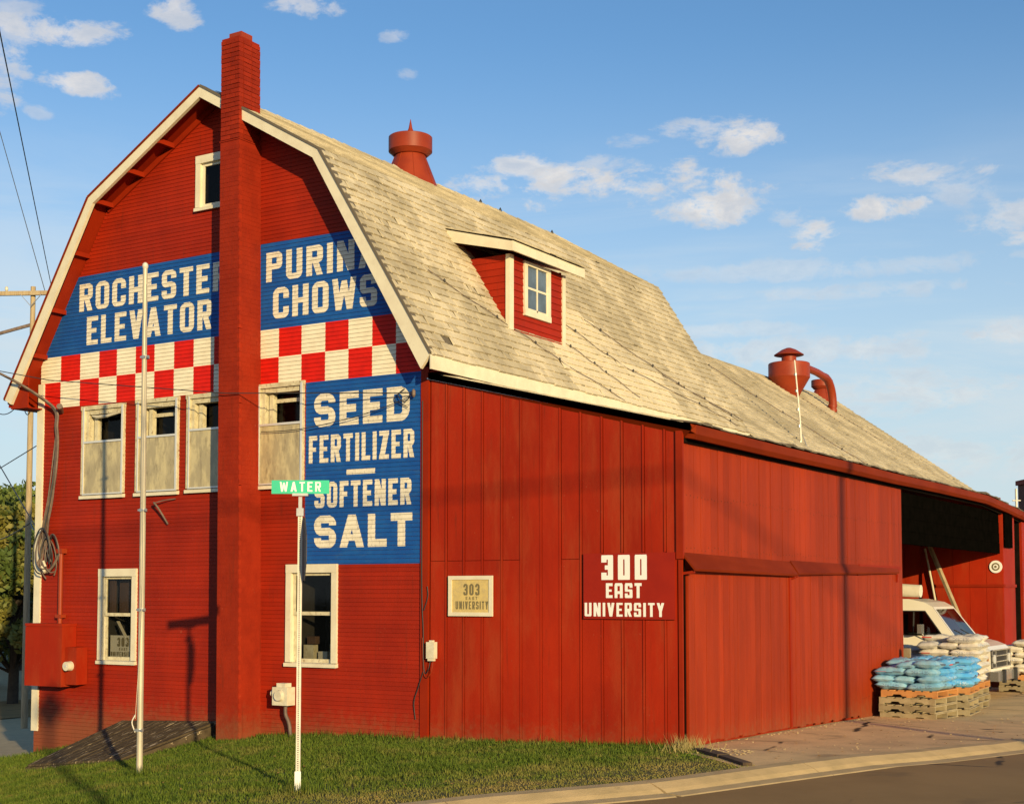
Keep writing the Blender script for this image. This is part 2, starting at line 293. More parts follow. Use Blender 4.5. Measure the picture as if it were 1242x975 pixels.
# ---------------------------------------------------------------- ground
def g(x, y):
    if x >= 0: gx = min(.03*x, .13)
    elif x > -9: gx = -.0096*x*x
    else: gx = max(-.778-.08*(-9-x), -2.4)
    if y < 0:
        s = .014+.126*min(max(-x/6, 0), 1); return gx+s*max(y, -8)
    if x > 0: return gx-.02*min(y, 10)
    return gx
KERB = [(-.9, -14.5), (2.1, -8.6), (3.97, -5.40), (4.30, -4.77), (5.24, -3.25), (6.0, -1.22), (6.92, 1.12), (7.75, 4.34), (8.7, 8.2), (10.2, 15), (14, 32), (22, 62)]
def kx(y):
    for (x0, y0), (x1, y1) in zip(KERB, KERB[1:]):
        if y <= y1: return x0+(x1-x0)*(y-y0)/(y1-y0)
    return KERB[-1][0]
def kz(y): return g(kx(y), y)
def sheet(name, mt, xs, ys, zf, keep=None):
    mb = MB(); nx = len(xs); mb.v = [(x, y, zf(x, y)) for y in ys for x in xs]
    for j in range(len(ys)-1):
        for i in range(nx-1):
            if keep and not keep((xs[i]+xs[i+1])/2, (ys[j]+ys[j+1])/2): continue
            mb.f.append((j*nx+i, j*nx+i+1, (j+1)*nx+i+1, (j+1)*nx+i)); mb.mi.append(0); mb.sm.append(True)
    return tag(build(name, mb, mt, None, (0, 0, 0), fix=False), kind='structure')
def strip(name, mt, ys, xl, xr, zf, nx=12):
    mb = MB()
    for y in ys:
        a, c = xl(y), xr(y)
        for i in range(nx+1):
            x = a+(c-a)*i/nx; mb.v.append((x, y, zf(x, y)))
    for j in range(len(ys)-1):
        for i in range(nx): mb.f.append((j*(nx+1)+i, j*(nx+1)+i+1, (j+1)*(nx+1)+i+1, (j+1)*(nx+1)+i)); mb.mi.append(0); mb.sm.append(True)
    return tag(build(name, mb, mt, None, (0, 0, 0), fix=False), kind='structure')
ar = lambda a, c, s: [float(v) for v in np.arange(a, c+1e-6, s)]
big = [-900, -500, -250, -120, -70]+ar(-50, 50, 2.5)+[70, 120, 250, 500, 900]
sheet('ground', M['field'], big, big, lambda x, y: g(x, y)-.34 if abs(x) < 60 else min(g(x, y), -.4)-.34)
# the lawn (soil below the blades), in front of the barn
def dzl(x, y): return mn.noise(Vector((x*1.3, y*1.3, 0)))*.02
strip('lawn', M['soil'], ar(-14.4, .0, .3)+[.02], lambda y: -16., lambda y: min(kx(y)-.02, 4.25+max(0, (-y))*1.25), lambda x, y: g(x, y)-.012+dzl(x, y)*.6, 60)
LOT_L = lambda y: (4.25+max(0, -y)*1.25-.35 if y < 0 else (4.1 if y < 9.9 else -2.5))
strip('lot', M['lot'], ar(-1.6, 60, .4), lambda y: min(LOT_L(y), kx(y)-.1), lambda y: kx(y)-.01, lambda x, y: g(x, y)-.006+mn.noise(Vector((x*.6, y*.6, 5)))*.015, 16)
strip('side_yard', M['gravel'], ar(.05, 46, .6), lambda y: -60., lambda y: -8.3 if y < 31 else 4., lambda x, y: g(x, y)-.02, 60)
ST = .07
strip('street', M['street'], ar(-30, 60, .4), lambda y: kx(y)+.50, lambda y: kx(y)+60, lambda x, y: kz(max(min(y, 60), -14))-ST+.001+min((x-kx(y)-.50), 6)*.008, 20)
strip('back_road', M['street'], ar(-60, 120, 4), lambda y: -38., lambda y: -31., lambda x, y: g(x, y)+.012, 6)
# kerb: separate cast sections with joints
kerb = thing('kerb', None, None, (5, -2, 0)); tag(kerb, kind='structure')
pts = [(kx(y), y) for y in ar(-14, 58, .1)]
acc = 0; seg = [pts[0]]; KS = []
for p, q in zip(pts, pts[1:]):
    acc += math.dist(p, q); seg.append(q)
    if acc > 2.4: KS.append(seg); seg = [q]; acc = 0
for sg in KS:
    mb = MB(); n = len(sg)
    for i, (x, y) in enumerate(sg):
        a = sg[max(i-1, 0)]; c = sg[min(i+1, n-1)]; d = Vector((c[0]-a[0], c[1]-a[1], 0)).normalized(); r = Vector((d.y, -d.x, 0))
        sh = d*(.006 if i == 0 else (-.006 if i == n-1 else 0)); z = kz(y); zs = z-ST
        jit = mn.noise(Vector((x*.9, y*.9, 2)))*.012
        low = 1
        zt = zs+.02+ST*low+jit
        prof = [(-.16, zs-.15), (-.16, zt), (.06, zt+.002), (.22, zt-.045), (.30, zs+.014), (.50, zs+.008), (.53, zs-.004), (.53, zs-.15)]
        for u, zz in prof: mb.v.append(tuple(Vector((x, y, 0))+r*u+sh+Vector((0, 0, zz))))
    k = 8
    for i in range(n-1):
        for j in range(k): mb.f.append((i*k+j, i*k+(j+1) % k, (i+1)*k+(j+1) % k, (i+1)*k+j)); mb.mi.append(0); mb.sm.append(False)
    mb.f += [tuple(range(k)), tuple(range((n-1)*k, n*k))[::-1]]; mb.mi += [0, 0]; mb.sm += [False]*2
    build('kerb_section', mb, M['concrete'], kerb)

# ---------------------------------------------------------------- block letters (painted / printed), as filled strips
def glyph(ch, X, Z, w, t, r, blocky=False):
    """boolean mask of a letter on a grid; height 1, width w, stroke t, corner radius r"""
    def box(x0, x1, z0, z1): return (X >= x0) & (X <= x1) & (Z >= z0) & (Z <= z1)
    def rr(x0, x1, z0, z1, r, sides='lr'):
        r = max(min(r, (x1-x0)/2, (z1-z0)/2), 1e-4); ok = box(x0, x1, z0, z1)
        for sx in 'lr':
            if sx not in sides: continue
            for sz in (0, 1):
                cx = x0+r if sx == 'l' else x1-r; cz = z0+r if sz == 0 else z1-r
                cor = ((X < cx) if sx == 'l' else (X > cx)) & ((Z < cz) if sz == 0 else (Z > cz))
                ok &= ~(cor & (((X-cx)**2+(Z-cz)**2) > r*r))
        return ok
    def ring(x0, x1, z0, z1, r, sides='lr'): return rr(x0, x1, z0, z1, r, sides) & ~rr(x0+t, x1-t, z0+tz, z1-tz, max(r-t, .01), sides)
    def diag(x0, z0, x1, z1, tt=None):
        tt = tt or t*1.05; c = x0+(x1-x0)*(Z-z0)/(z1-z0); return (np.abs(X-c) <= tt/2) & (Z >= min(z0, z1)) & (Z <= max(z0, z1))
    tz = t*.86; h = .5
    L = box(0, t, 0, 1); R = box(w-t, w, 0, 1)
    if ch in 'O0': return ring(0, w, 0, 1, r)
    if ch == 'C': return ring(0, w, 0, 1, r) & ~((X > w/2) & (Z > .37) & (Z < .63))
    if ch == 'D': return ring(0, w, 0, 1, r, 'r')
    if ch == 'E': return L | box(0, w, 0, tz) | box(0, w, 1-tz, 1) | box(0, w*.86, h-tz/2, h+tz/2)
    if ch == 'F': return L | box(0, w, 1-tz, 1) | box(0, w*.86, h-tz/2, h+tz/2)
    if ch == 'L': return L | box(0, w, 0, tz)
    if ch == 'H': return L | R | box(0, w, h-tz/2, h+tz/2)
    if ch == 'I': return box(0, t, 0, 1)
    if ch == 'T': return box(w/2-t/2, w/2+t/2, 0, 1) | box(0, w, 1-tz, 1)
    if ch == 'N': return L | R | diag(t*.55, 1, w-t*.55, 0)
    if ch == 'U': return (ring(0, w, 0, 1.4, r) & (Z <= 1))
    if ch == 'P': return L | ring(0, w, .42, 1, r*.8, 'r')
    if ch == 'R': return L | ring(0, w, .42, 1, r*.8, 'r') | (diag(w-t*.5, 0, w*.55, .46) if not blocky else (diag(w-t*.5, 0, w*.5, .46)))
    if ch == 'A':
        if blocky: return (ring(0, w, -.4, 1, r) & (Z >= 0)) | box(0, w, .36-tz/2, .36+tz/2)
        return (diag(t*.5, 0, w/2, 1.0) | diag(w-t*.5, 0, w/2, 1.0) | box(w*.2, w*.8, .2, .2+tz*.85))
    if ch == 'V': return diag(w/2, 0, t*.5, 1) | diag(w/2, 0, w-t*.5, 1)
    if ch == 'W': return diag(w*.27, 0, t*.45, 1, t*.95) | diag(w*.27, 0, w/2, .92, t*.9) | diag(w*.73, 0, w/2, .92, t*.9) | diag(w*.73, 0, w-t*.45, 1, t*.95)
    if ch == 'Y': return box(w/2-t/2, w/2+t/2, 0, .5) | diag(w/2, .42, t*.5, 1) | diag(w/2, .42, w-t*.5, 1)
    if ch == 'Z': return box(0, w, 0, tz) | box(0, w, 1-tz, 1) | diag(t*.6, 0, w-t*.6, 1, t*1.3)
    if ch in 'S3':
        up = ring(0, w, h-tz/2, 1, r*.85); lo = ring(0, w, 0, h+tz/2, r*.85)
        if ch == 'S': return (up & ~((X > w-t*1.15) & (Z < .70) & (Z > h))) & ~((X > w*.5) & (Z < .70) & (Z > h+tz/2)) | (lo & ~((X < w*.5) & (Z > .30) & (Z < h-tz/2)) & ~((X < t*1.0) & (Z > .30) & (Z < h)))
        return (up & ~((X < w*.5) & (Z < .72))) | (lo & ~((X < w*.5) & (Z > .28))) | box(w*.3, w*.8, h-tz/2, h+tz/2)
    return box(0, 0, 0, 0)
WID = dict(I=.0, W=1.42, N=1.02, E=.88, F=.84, L=.82, T=.92, Z=.92, A=1.08)
def letter_strips(text, width, height, n, t=.21, r=.22, gap=.10, w=.55, blocky=False, idx=False):
    """yield (z0,z1,a0,b0,a1,b1): strips of the painted word in metres, origin at its lower left"""
    ws = [(t if c == 'I' else w*WID.get(c, 1.0)) if c != ' ' else w*.5 for c in text]
    tot = sum(ws)+gap*(len(text)-1); k = width/(tot*height)      # horizontal stretch to fit
    out = []; x = 0; NX = 160
    for ci, (c, cw) in enumerate(zip(text, ws)):
        if c != ' ':
            xs = np.linspace(-.01, cw+.01, NX); zs = (np.arange(n)+.5)/n
            Xg, Zg = np.meshgrid(xs, zs); Mk = glyph(c, Xg, Zg, cw, t, r, blocky)
            rows = []
            for row in Mk:
                d = np.diff(np.concatenate([[0], row.astype(int), [0]])); st = np.where(d == 1)[0]; en = np.where(d == -1)[0]-1
                dx = xs[1]-xs[0]; rows.append([(xs[a]-dx/2, xs[e]+dx/2) for a, e in zip(st, en)])
            for i, rw in enumerate(rows):
                nx = rows[i+1] if i+1 < n else rw
                for j, (a, e) in enumerate(rw):
                    a1, e1 = (nx[j] if len(nx) == len(rw) and abs(nx[j][0]-a) < .12 and abs(nx[j][1]-e) < .12 else (a, e))
                    out.append(((ci,) if idx else ())+(i/n*height, (i+1)/n*height, (x+a)*k*height, (x+e)*k*height, (x+a1)*k*height, (x+e1)*k*height))
        x += cw+gap
    return out
def flat_text(name, parent, text, O, ux, uz, width, height, mt, n=30, lift=.002, **k):
    """printed word on a flat face; O lower left, ux/uz in-plane axes"""
    O = Vector(O); ux = Vector(ux).normalized(); uz = Vector(uz).normalized(); nn = ux.cross(uz).normalized()
    mb = MB()
    for z0, z1, a, e, a1, e1 in letter_strips(text, width, height, n, **k):
        mb.add([tuple(O+ux*u+uz*v+nn*lift) for u, v in ((a, z0), (e, z0), (e1, z1), (a1, z1))], [(0, 1, 2, 3)])
    return build(name, mb, mt, parent, fix=False)

# ---------------------------------------------------------------- barn
XC = -4.2; LEN = 11.4
barn = thing('barn', 'tall red gambrel-roofed barn with blue painted sign panels and red and white checkers', 'barn', (XC, 5.5, -.1))
OUT = [(-8.87, 5.635), (-6.80, 9.005), (-4.20, 10.47), (-1.69, 9.005), (.43, 5.635)]   # top line of the roof
def roofz(x):
    for (x0, z0), (x1, z1) in zip(OUT, OUT[1:]):
        if x0 <= x <= x1: return z0+(z1-z0)*(x-x0)/(x1-x0)
    return -9
TH = .115
def wall_x(z):     # limits of the front wall at height z (under the roof deck)
    zz = z+TH
    a = -8.45; c = -.0
    def inv(p, q): return p[0]+(zz-p[1])*(q[0]-p[0])/(q[1]-p[1])
    if zz > OUT[0][1]:
        a = max(a, inv(OUT[0], OUT[1]) if zz < OUT[1][1] else inv(OUT[1], OUT[2])); c = min(c, inv(OUT[4], OUT[3]) if zz < OUT[3][1] else inv(OUT[3], OUT[2]))
    return a, c
# windows: x0,x1,z0,z1 of the outer trim
WIN = dict(low1=(-6.83, -5.91, .95, 2.57), low2=(-2.60, -1.58, 1.02, 2.60), up1=(-7.32, -6.26, 3.80, 5.42), up2=(-5.98, -4.98, 3.80, 5.44),
           up3=(-4.79, -3.75, 3.81, 5.44), up4=(-3.25, -2.27, 3.81, 5.49), gable=(-4.66, -3.80, 8.52, 9.45))
ROW = .0655; Z0 = -1.0
def segs(z0, z1, x0, x1):
    zz = (z0+z1)/2; cuts = sorted((w[0]+.02, w[1]-.02) for w in WIN.values() if w[2]+.02 < zz < w[3]-.02)
    o = []; c = x0
    for a, e in cuts:
        if a > x1 or e < x0: continue
        if a > c: o.append((c, a))
        c = max(c, e)
    if c < x1: o.append((c, x1))
    return o
# wall core behind the clapboards, then the other three walls
mb = MB(); z = Z0
while z < 10.3:
    z1 = z+ROW; x0, x1 = wall_x(z1)
    if x1-x0 < .1: break
    for a, e in segs(z, z1, x0, x1): mb.box((a, .012, z), (e, .05, z1+.0005))
    z = z1
mb.box((-.04, .05, -1), (-.0, LEN, 5.6)); mb.box((-8.45, .05, -1.2), (-8.41, LEN, 5.9))
mb.prism([(-8.4, -1), (-8.4, 5.9), (-6.6, 8.8), (-4.18, 10.2), (-1.75, 8.8), (-.05, 6.0), (-.05, -1)], 'y', LEN-.1, LEN-.02)
wall = build('wall', mb, M['red'], barn)
def front(z):      # face of the clapboards at height z
    t = ((z-Z0) % ROW)/ROW; return -.016+.008*t
rows = []; z = Z0; k = 0; SHORT = MB()
while z < 10.3:
    zb = z+.0034; zt = z+ROW; x0, x1 = wall_x(zt); x0b, x1b = wall_x(zb)
    if x1-x0 < .15: break
    if k >= 4:
        for a, e in segs(z, zt, x0, x1):
            if e-a < .6 and -.1 > e and a > x0+.01: mb = SHORT
            else: mb = MB()
            j = [random.uniform(-.0015, .0015) for _ in range(2)]
            ya, yb = front(zb), front(zt-.0001)
            vs = [(a, ya+j[0], zb), (e, ya+j[1], zb), (a, .012, zb), (e, .012, zb), (a, yb+j[0], zt), (e, yb+j[1], zt), (a, .012, zt), (e, .012, zt)]
            mb.hexa(vs)
            if mb is not SHORT: build('clapboard', mb, M['red'], wall)
    rows.append((zb, zt)); z = zt; k += 1
ROWS = rows
tag(build('short_clapboards', SHORT, M['red'], wall), kind='stuff')
# paint that follows the boards
def clip_poly(poly, zlo, zhi):
    def cl(P, s, zc):
        o = []
        for i in range(len(P)):
            a = P[i]; c = P[(i+1) % len(P)]; ia = (a[1]-zc)*s >= 0; ic = (c[1]-zc)*s >= 0
            if ia: o.append(a)
            if ia != ic: f = (zc-a[1])/(c[1]-a[1]); o.append((a[0]+(c[0]-a[0])*f, zc))
        return o
    P = cl(poly, 1, zlo)
    return cl(P, -1, zhi) if P else P
def on_board(polys, layer, name, mt, parent=None, split=1):
    mb = MB(); off = .0022*layer
    for poly in polys:
        lo = min(p[1] for p in poly); hi = max(p[1] for p in poly)
        for zb, zt in ROWS:
            if zt < lo or zb > hi: continue
            P = clip_poly(poly, zb, zt-.0004)
            if len(P) >= 3: mb.add([(x, front(min(zz, zt-.0005))-off, zz) for x, zz in P], [tuple(range(len(P)))])
    return build(name, mb, mt, parent or wall, fix=False)
def rect(a, e, z0, z1): return [(a, z0), (e, z0), (e, z1), (a, z1)]
# blue panels
on_board([[(-8.43, 6.37), (-3.62, 6.37), (-3.62, 7.78), (-7.50, 7.75), (-8.38, 6.37)]], 1, 'blue_panel', M['blue'])
on_board([[(-3.30, 6.37), (-.03, 6.37), (-.10, 6.42), (-.93, 7.76), (-3.30, 7.78)]], 1, 'blue_panel', M['blue'])
on_board([rect(-2.25, -.03, 2.59, 5.47)], 1, 'blue_panel', M['blue'])
# checkers
XL = [-8.44, -7.92, -7.42, -6.94, -6.5, -6.04, -5.59, -5.13, -4.68, -4.22, -3.76]; XR = [-3.3, -2.82, -2.35, -1.87, -1.41, -.95, -.5, -.04]
for side, xs in (('L', XL), ('R', XR)):
    for i in range(len(xs)-1):
        for row, (za, zb) in enumerate(((5.91, 6.37), (5.45, 5.91))):
            white = (i+row) % 2 == 0
            a, e = xs[i], xs[i+1]
            if side == 'L' and row == 0 and i == 0: poly = [(a, za), (e, za), (e, zb), (a, zb)]
            else: poly = rect(a, e, za, zb)
            on_board([poly], 1, 'checker_square', M['cream' if white else 'bright_red'])
def painted_word(text, x0, x1, z0, z1, mt='letter', slope=0, **k):
    h = z1-z0; n = max(20, int(h/.009)); last = None; mb = MB()
    for ci, za, zb, a, e, a1, e1 in letter_strips(text, x1-x0, h, n, idx=True, **k):
        if ci != last and last is not None: build('painted_letter', mb, M[mt], wall, fix=False); mb = MB()
        last = ci
        for rb, rt in ROWS:
            lo, hi = max(z0+za, rb), min(z0+zb, rt-.0004)
            if hi-lo > 1e-5:
                def X_(q, q1, zz): return x0+q+(q1-q)*(zz-z0-za)/(zb-za)
                mb.add([(X_(a, a1, lo), front(lo)-.0044, lo), (X_(e, e1, lo), front(lo)-.0044, lo), (X_(e, e1, hi), front(hi)-.0044, hi), (X_(a, a1, hi), front(hi)-.0044, hi)], [(0, 1, 2, 3)])
    build('painted_letter', mb, M[mt], wall, fix=False)
painted_word('ROCHESTER', -7.47, -3.93, 7.12, 7.61, t=.20, w=.56, gap=.13)
painted_word('ELEVATOR', -7.27, -4.28, 6.51, 7.01, t=.20, w=.56, gap=.13)
painted_word('PURINA', -3.10, -.86, 7.14, 7.62, t=.21, w=.60, gap=.15)
painted_word('CHOWS', -2.95, -.86, 6.53, 7.03, t=.21, w=.60, gap=.13)
painted_word('SEED', -2.08, -.24, 4.73, 5.25, t=.25, w=.78, r=.34, gap=.15)
painted_word('FERTILIZER', -2.18, -.15, 4.17, 4.60, t=.19, w=.50, gap=.12)
on_board([rect(-1.43, -.88, 3.965, 4.045)], 2, 'painted_dash', M['letter'])
painted_word('SOFTENER', -2.06, -.20, 3.47, 3.87, t=.20, w=.52, gap=.12)
painted_word('SALT', -2.06, -.18, 2.85, 3.35, t=.27, w=.84, r=.34, gap=.14)
# corner boards
mb = MB(); mb.box((-8.47, -.045, -.28), (-8.33, -.004, 5.9)); mb.box((-8.49, -.045, -.28), (-8.471, .12, 5.43))
build('corner_board', mb, M['white'], barn)
mb = MB(); mb.box((-.02, -.035, -.1), (.12, .06, 5.5)); build('corner_board', mb, M['red_trim'], barn)

# windows of the front
def window(w, style, y=0):
    x0, x1, z0, z1 = w; tr = .105 if style != 'old' else .075
    mb = MB()
    if style == 'old':
        for a in ((x0, x0+tr), (x1-tr*.7, x1)): mb.box((a[0], y-.05, z0+.07), (a[1], y+.06, z1-.07))
        mb.box((x0-.015, y-.055, z1-.07), (x1+.01, y+.06, z1))
        for a in ((x0+tr, x0+tr+.075), (x1-tr*.7-.05, x1-tr*.7)): mb.box((a[0], y-.02, z0+.07), (a[1], y+.11, z1-.07))
        mb.box((x0+tr+.075, y-.02, z1-.15), (x1-tr*.7-.05, y+.11, z1-.07))
    else:
        for a in ((x0, x0+tr), (x1-tr, x1)): mb.box((a[0], y-.05, z0+.06), (a[1], y+.06, z1-tr*1.25))
        mb.box((x0, y-.055, z1-tr*1.25), (x1, y+.06, z1))
    fr = build('window', mb, M['old_frame' if style == 'old' else 'white'], barn)
    mb = MB(); mb.hexa([(x0-.01, y-.075, z0-.01), (x1+.01, y-.075, z0-.01), (x0-.01, y+.05, z0), (x1+.01, y+.05, z0), (x0-.01, y-.075, z0+.045), (x1+.01, y-.075, z0+.045), (x0-.01, y+.05, z0+.065), (x1+.01, y+.05, z0+.065)])
    build('sill', mb, M['white'], fr)
    # dark recess (room behind)
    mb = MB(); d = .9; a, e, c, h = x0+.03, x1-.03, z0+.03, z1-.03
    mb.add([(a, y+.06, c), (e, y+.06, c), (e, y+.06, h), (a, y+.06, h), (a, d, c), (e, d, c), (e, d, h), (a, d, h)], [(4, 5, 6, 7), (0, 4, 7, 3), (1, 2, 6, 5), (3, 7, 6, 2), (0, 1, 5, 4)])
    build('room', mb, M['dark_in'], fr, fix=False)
    return fr
for k in ('up1', 'up2', 'up3', 'up4'):
    w = WIN[k]; x0, x1, z0, z1 = w; fr = window(w, 'old'); a, e = x0+.15, x1-.10; zm = z0+(.62 if k != 'up3' else .65)*(z1-z0)-.02
    mb = MB()   # thin metal storm frame
    for q in ((x1-.055, x1-.015), (x0+.055, x0+.08)): mb.box((q[0], -.065, z0+.06), (q[1], -.051, z1-.03))
    mb.box((x0+.08, -.065, zm-.02), (x1-.055, -.051, zm+.015)); mb.box((x0+.08, -.065, z0+.06), (x1-.055, -.051, z0+.085))
    build('storm_frame', mb, M['storm_metal'], fr)
    mb = MB(); mb.box((x0+.08, -.045, z0+.085), (x1-.055, -.038, zm-.02)); build('storm_sheet', mb, M['plastic'], fr)
    # upper sash pushed back, dark pane
    mb = MB(); 
    sa = x0+.25 if k in ('up1', 'up2') else x0+.22
    if k in ('up2', 'up4'): mb.box((sa, .10, z1-.30), (x1-.15, .14, z1-.24))
    mb.box((sa-.03, .05, zm), (sa+.05, .14, z1-.16)); mb.box((a, .12, zm-.1), (e, .16, zm+.01))
    build('sash', mb, M['old_frame'], fr)
    if k == 'up1':
        mb = MB(); mb.tube([(x0+.2, .02, z1-.17), (x0+.35, .0, z1-.2), (x0+.6, .01, z1-.19), (x1-.15, .0, z1-.15)], [.02, .035, .03, .02], 7); build('rag', mb, M['paper'], fr)
    mb = MB(); mb.add([(a, .17, zm), (e, .17, zm), (e, .17, z1-.15), (a, .17, z1-.15)], [(0, 1, 2, 3)]); build('pane', mb, M['darkglass'], fr, fix=False)
for k in ('low1', 'low2'):
    w = WIN[k]; x0, x1, z0, z1 = w; fr = window(w, 'new'); a, e = x0+.105, x1-.105; zm = (z0+z1)/2+.02
    for nm, (lo, hi, yy) in dict(up=(zm-.02, z1-.13, .02), lo=(z0+.06, zm+.02, .045)).items():
        mb = MB(); s_ = .05
        mb.box((a, yy-.015, lo), (a+s_, yy+.015, hi)); mb.box((e-s_, yy-.015, lo), (e, yy+.015, hi)); mb.box((a+s_, yy-.015, lo), (e-s_, yy+.015, lo+.055)); mb.box((a+s_, yy-.015, hi-.045), (e-s_, yy+.015, hi))
        sh = build('sash', mb, M['old_frame'], fr)
        mb = MB(); mb.add([(a+s_, yy, lo+.05), (e-s_, yy, lo+.05), (e-s_, yy, hi-.04), (a+s_, yy, hi-.04)], [(0, 1, 2, 3)]); build('pane', mb, M['glass'], fr, fix=False)
    if k == 'low1':
        mb = MB(); mb.box((a+.02, .10, zm), (a+.16, .13, z1-.12)); mb.box((a+.16, .20, zm), (e, .22, z1-.12)); build('curtain_board', mb, [M['brown_in']], fr)
        mb = MB(); mb.beam((a+.25, .09, z0+1.0-.28), (a+.52, .09, z0+.36), .06, .01); build('brace', mb, M['paper'], fr)
        ps = thing('paper_address_sign', 'pale paper card reading 303 behind the lower pane of the left ground-floor window', 'paper sign', (a+.35, .075, z0+.12))
        mb = MB(); mb.box((a+.09, .072, z0+.11), (e-.052, .078, z0+.48)); build('card', mb, M['paper'], ps)
        flat_text('lettering', ps, '303', (a+.26, .070, z0+.29), (1, 0, 0), (0, 0, 1), .28, .155, M['olive_letter'], 20, t=.2, w=.42, gap=.15)
        flat_text('lettering', ps, 'EAST', (a+.31, .070, z0+.225), (1, 0, 0), (0, 0, 1), .20, .045, M['olive_letter'], 10, t=.2, w=.6, gap=.4)
        flat_text('lettering', ps, 'UNIVERSITY', (a+.105, .070, z0+.125), (1, 0, 0), (0, 0, 1), .52, .075, M['olive_letter'], 14, t=.17, w=.36, gap=.13)
    else:
        for i, (bx, bz, bw, bh, mm) in enumerate(((a+.02, z0+.10, .20, .22, 'old_frame'), (a+.30, z0+.08, .18, .14, 'paper'), (a+.52, z0+.08, .16, .26, 'ivory'), (a+.04, z0+.33, .17, .12, 'brown_in'))):
            mb = MB(); mb.box((bx, .25+.02*i, bz), (bx+bw, .36+.02*i, bz+bh)); 
            tag(build('cardboard_box', mb, M[mm]), ['tan carton on the sill inside the right ground-floor window, lower left', 'small paper packet standing inside the right ground-floor window, middle', 'pale carton at the right end inside the right ground-floor window', 'small brown carton stacked on the tan one inside the right ground-floor window'][i], 'box')
x0, x1, z0, z1 = WIN['gable']; fr = window(WIN['gable'], 'new')
mb = MB(); mb.box((x0+.105, 0, z0+.06), (x0+.16, .03, z1-.13)); mb.box((x0+.16, 0, z0+.06), (x1-.1, .03, z0+.11)); mb.box((x0+.16, 0, z1-.18), (x1-.1, .03, z1-.13)); build('sash', mb, M['white'], fr)
mb = MB(); mb.add([(x0+.16, .02, z0+.1), (x1-.1, .02, z0+.1), (x1-.1, .02, z1-.16), (x0+.16, .02, z1-.16)], [(0, 1, 2, 3)]); build('pane', mb, M['darkglass'], fr, fix=False)

# roof of the barn ------------------------------------------------
FO = -.42; BO = LEN+.10
mb = MB()
D = .10   # deck thickness
inn = [(x, z-(.115 if i in (1, 2, 3) else .10)) for i, (x, z) in enumerate(OUT)]
for i in range(4):
    (xa, za), (xb, zb) = OUT[i], OUT[i+1]; (ia, ja), (ib, jb) = inn[i], inn[i+1]
    za -= .035; zb -= .035
    mb.hexa([(ia, FO+.03, ja), (ib, FO+.03, jb), (ia, BO, ja), (ib, BO, jb), (xa, FO+.03, za), (xb, FO+.03, zb), (xa, BO, za), (xb, BO, zb)])
roof = build('roof', mb, M['red_trim'], barn)
# rake boards, white
def rake(xa, za, xb, zb, y0, y1, h=.235, drop=.02):
    mb = MB(); za -= drop; zb -= drop
    d = Vector((xb-xa, 0, zb-za)).normalized(); nrm = Vector((d.z, 0, -d.x)); 
    if nrm.z > 0: nrm = -nrm
    pa, pb = Vector((xa, 0, za)), Vector((xb, 0, zb)); hh = h
    q = [(pa.x, pa.z), (pb.x, pb.z), (pb.x, pb.z-hh/abs(d.x) if False else pb.z), (0, 0)]
    return d, nrm
def band(pts, h):   # mitred band below a polyline, list of quads in x,z
    P = [Vector(p) for p in pts]; off = []
    for i, p in enumerate(P):
        ns = []
        for a, c in ((i-1, i), (i, i+1)):
            if 0 <= a and c < len(P):
                d = (P[c]-P[a]).normalized(); ns.append(Vector((d.y, -d.x)))
        nn = sum(ns, Vector((0, 0))).normalized(); off.append(p+nn*(h/nn.dot(ns[0])))
    return P, off
P, Q = band([(x, z-.03) for x, z in OUT], .150)
Q[0] = Vector((P[0].x+.16, P[0].y-.09)); Q[-1] = Vector((P[-1].x-.16, P[-1].y-.20))
for i in range(4):
    pa, pb, qa, qb = P[i], P[i+1], Q[i], Q[i+1]
    # the chimney stands through the right upper rake board
    def cutx(a, c, x): f = (x-a.x)/(c.x-a.x); return Vector((x, a.y+(c.y-a.y)*f))
    parts = [(pa, pb, qa, qb)]
    if i == 2:
        parts = [(pa, cutx(pa, pb, -3.72), qa, cutx(qa, qb, -3.72)), (cutx(pa, pb, -3.272), pb, cutx(qa, qb, -3.272), qb)]
    for a, c, e, f in parts:
        mb = MB(); mb.hexa([(e.x, FO-.03, e.y), (f.x, FO-.03, f.y), (e.x, FO+.028, e.y), (f.x, FO+.028, f.y), (a.x, FO-.03, a.y), (c.x, FO-.03, c.y), (a.x, FO+.028, a.y), (c.x, FO+.028, c.y)])
        build('rake_board', mb, M['white'], roof)
        mb = MB(); dn = (c-a).normalized(); nn = Vector((-dn.y, dn.x))
        up = .036; a2, c2 = a+nn*.002, c+nn*.002
        mb.hexa([(a2.x, FO-.045, a2.y), (c2.x, FO-.045, c2.y), (a2.x, FO+.10, a2.y), (c2.x, FO+.10, c2.y), (a2.x+nn.x*up, FO-.045, a2.y+nn.y*up), (c2.x+nn.x*up, FO-.045, c2.y+nn.y*up), (a2.x+nn.x*up, FO+.10, a2.y+nn.y*up), (c2.x+nn.x*up, FO+.10, c2.y+nn.y*up)])
        build('rake_moulding', mb, M['red_gutter'] if i < 2 else M['shingle_dark'], roof)
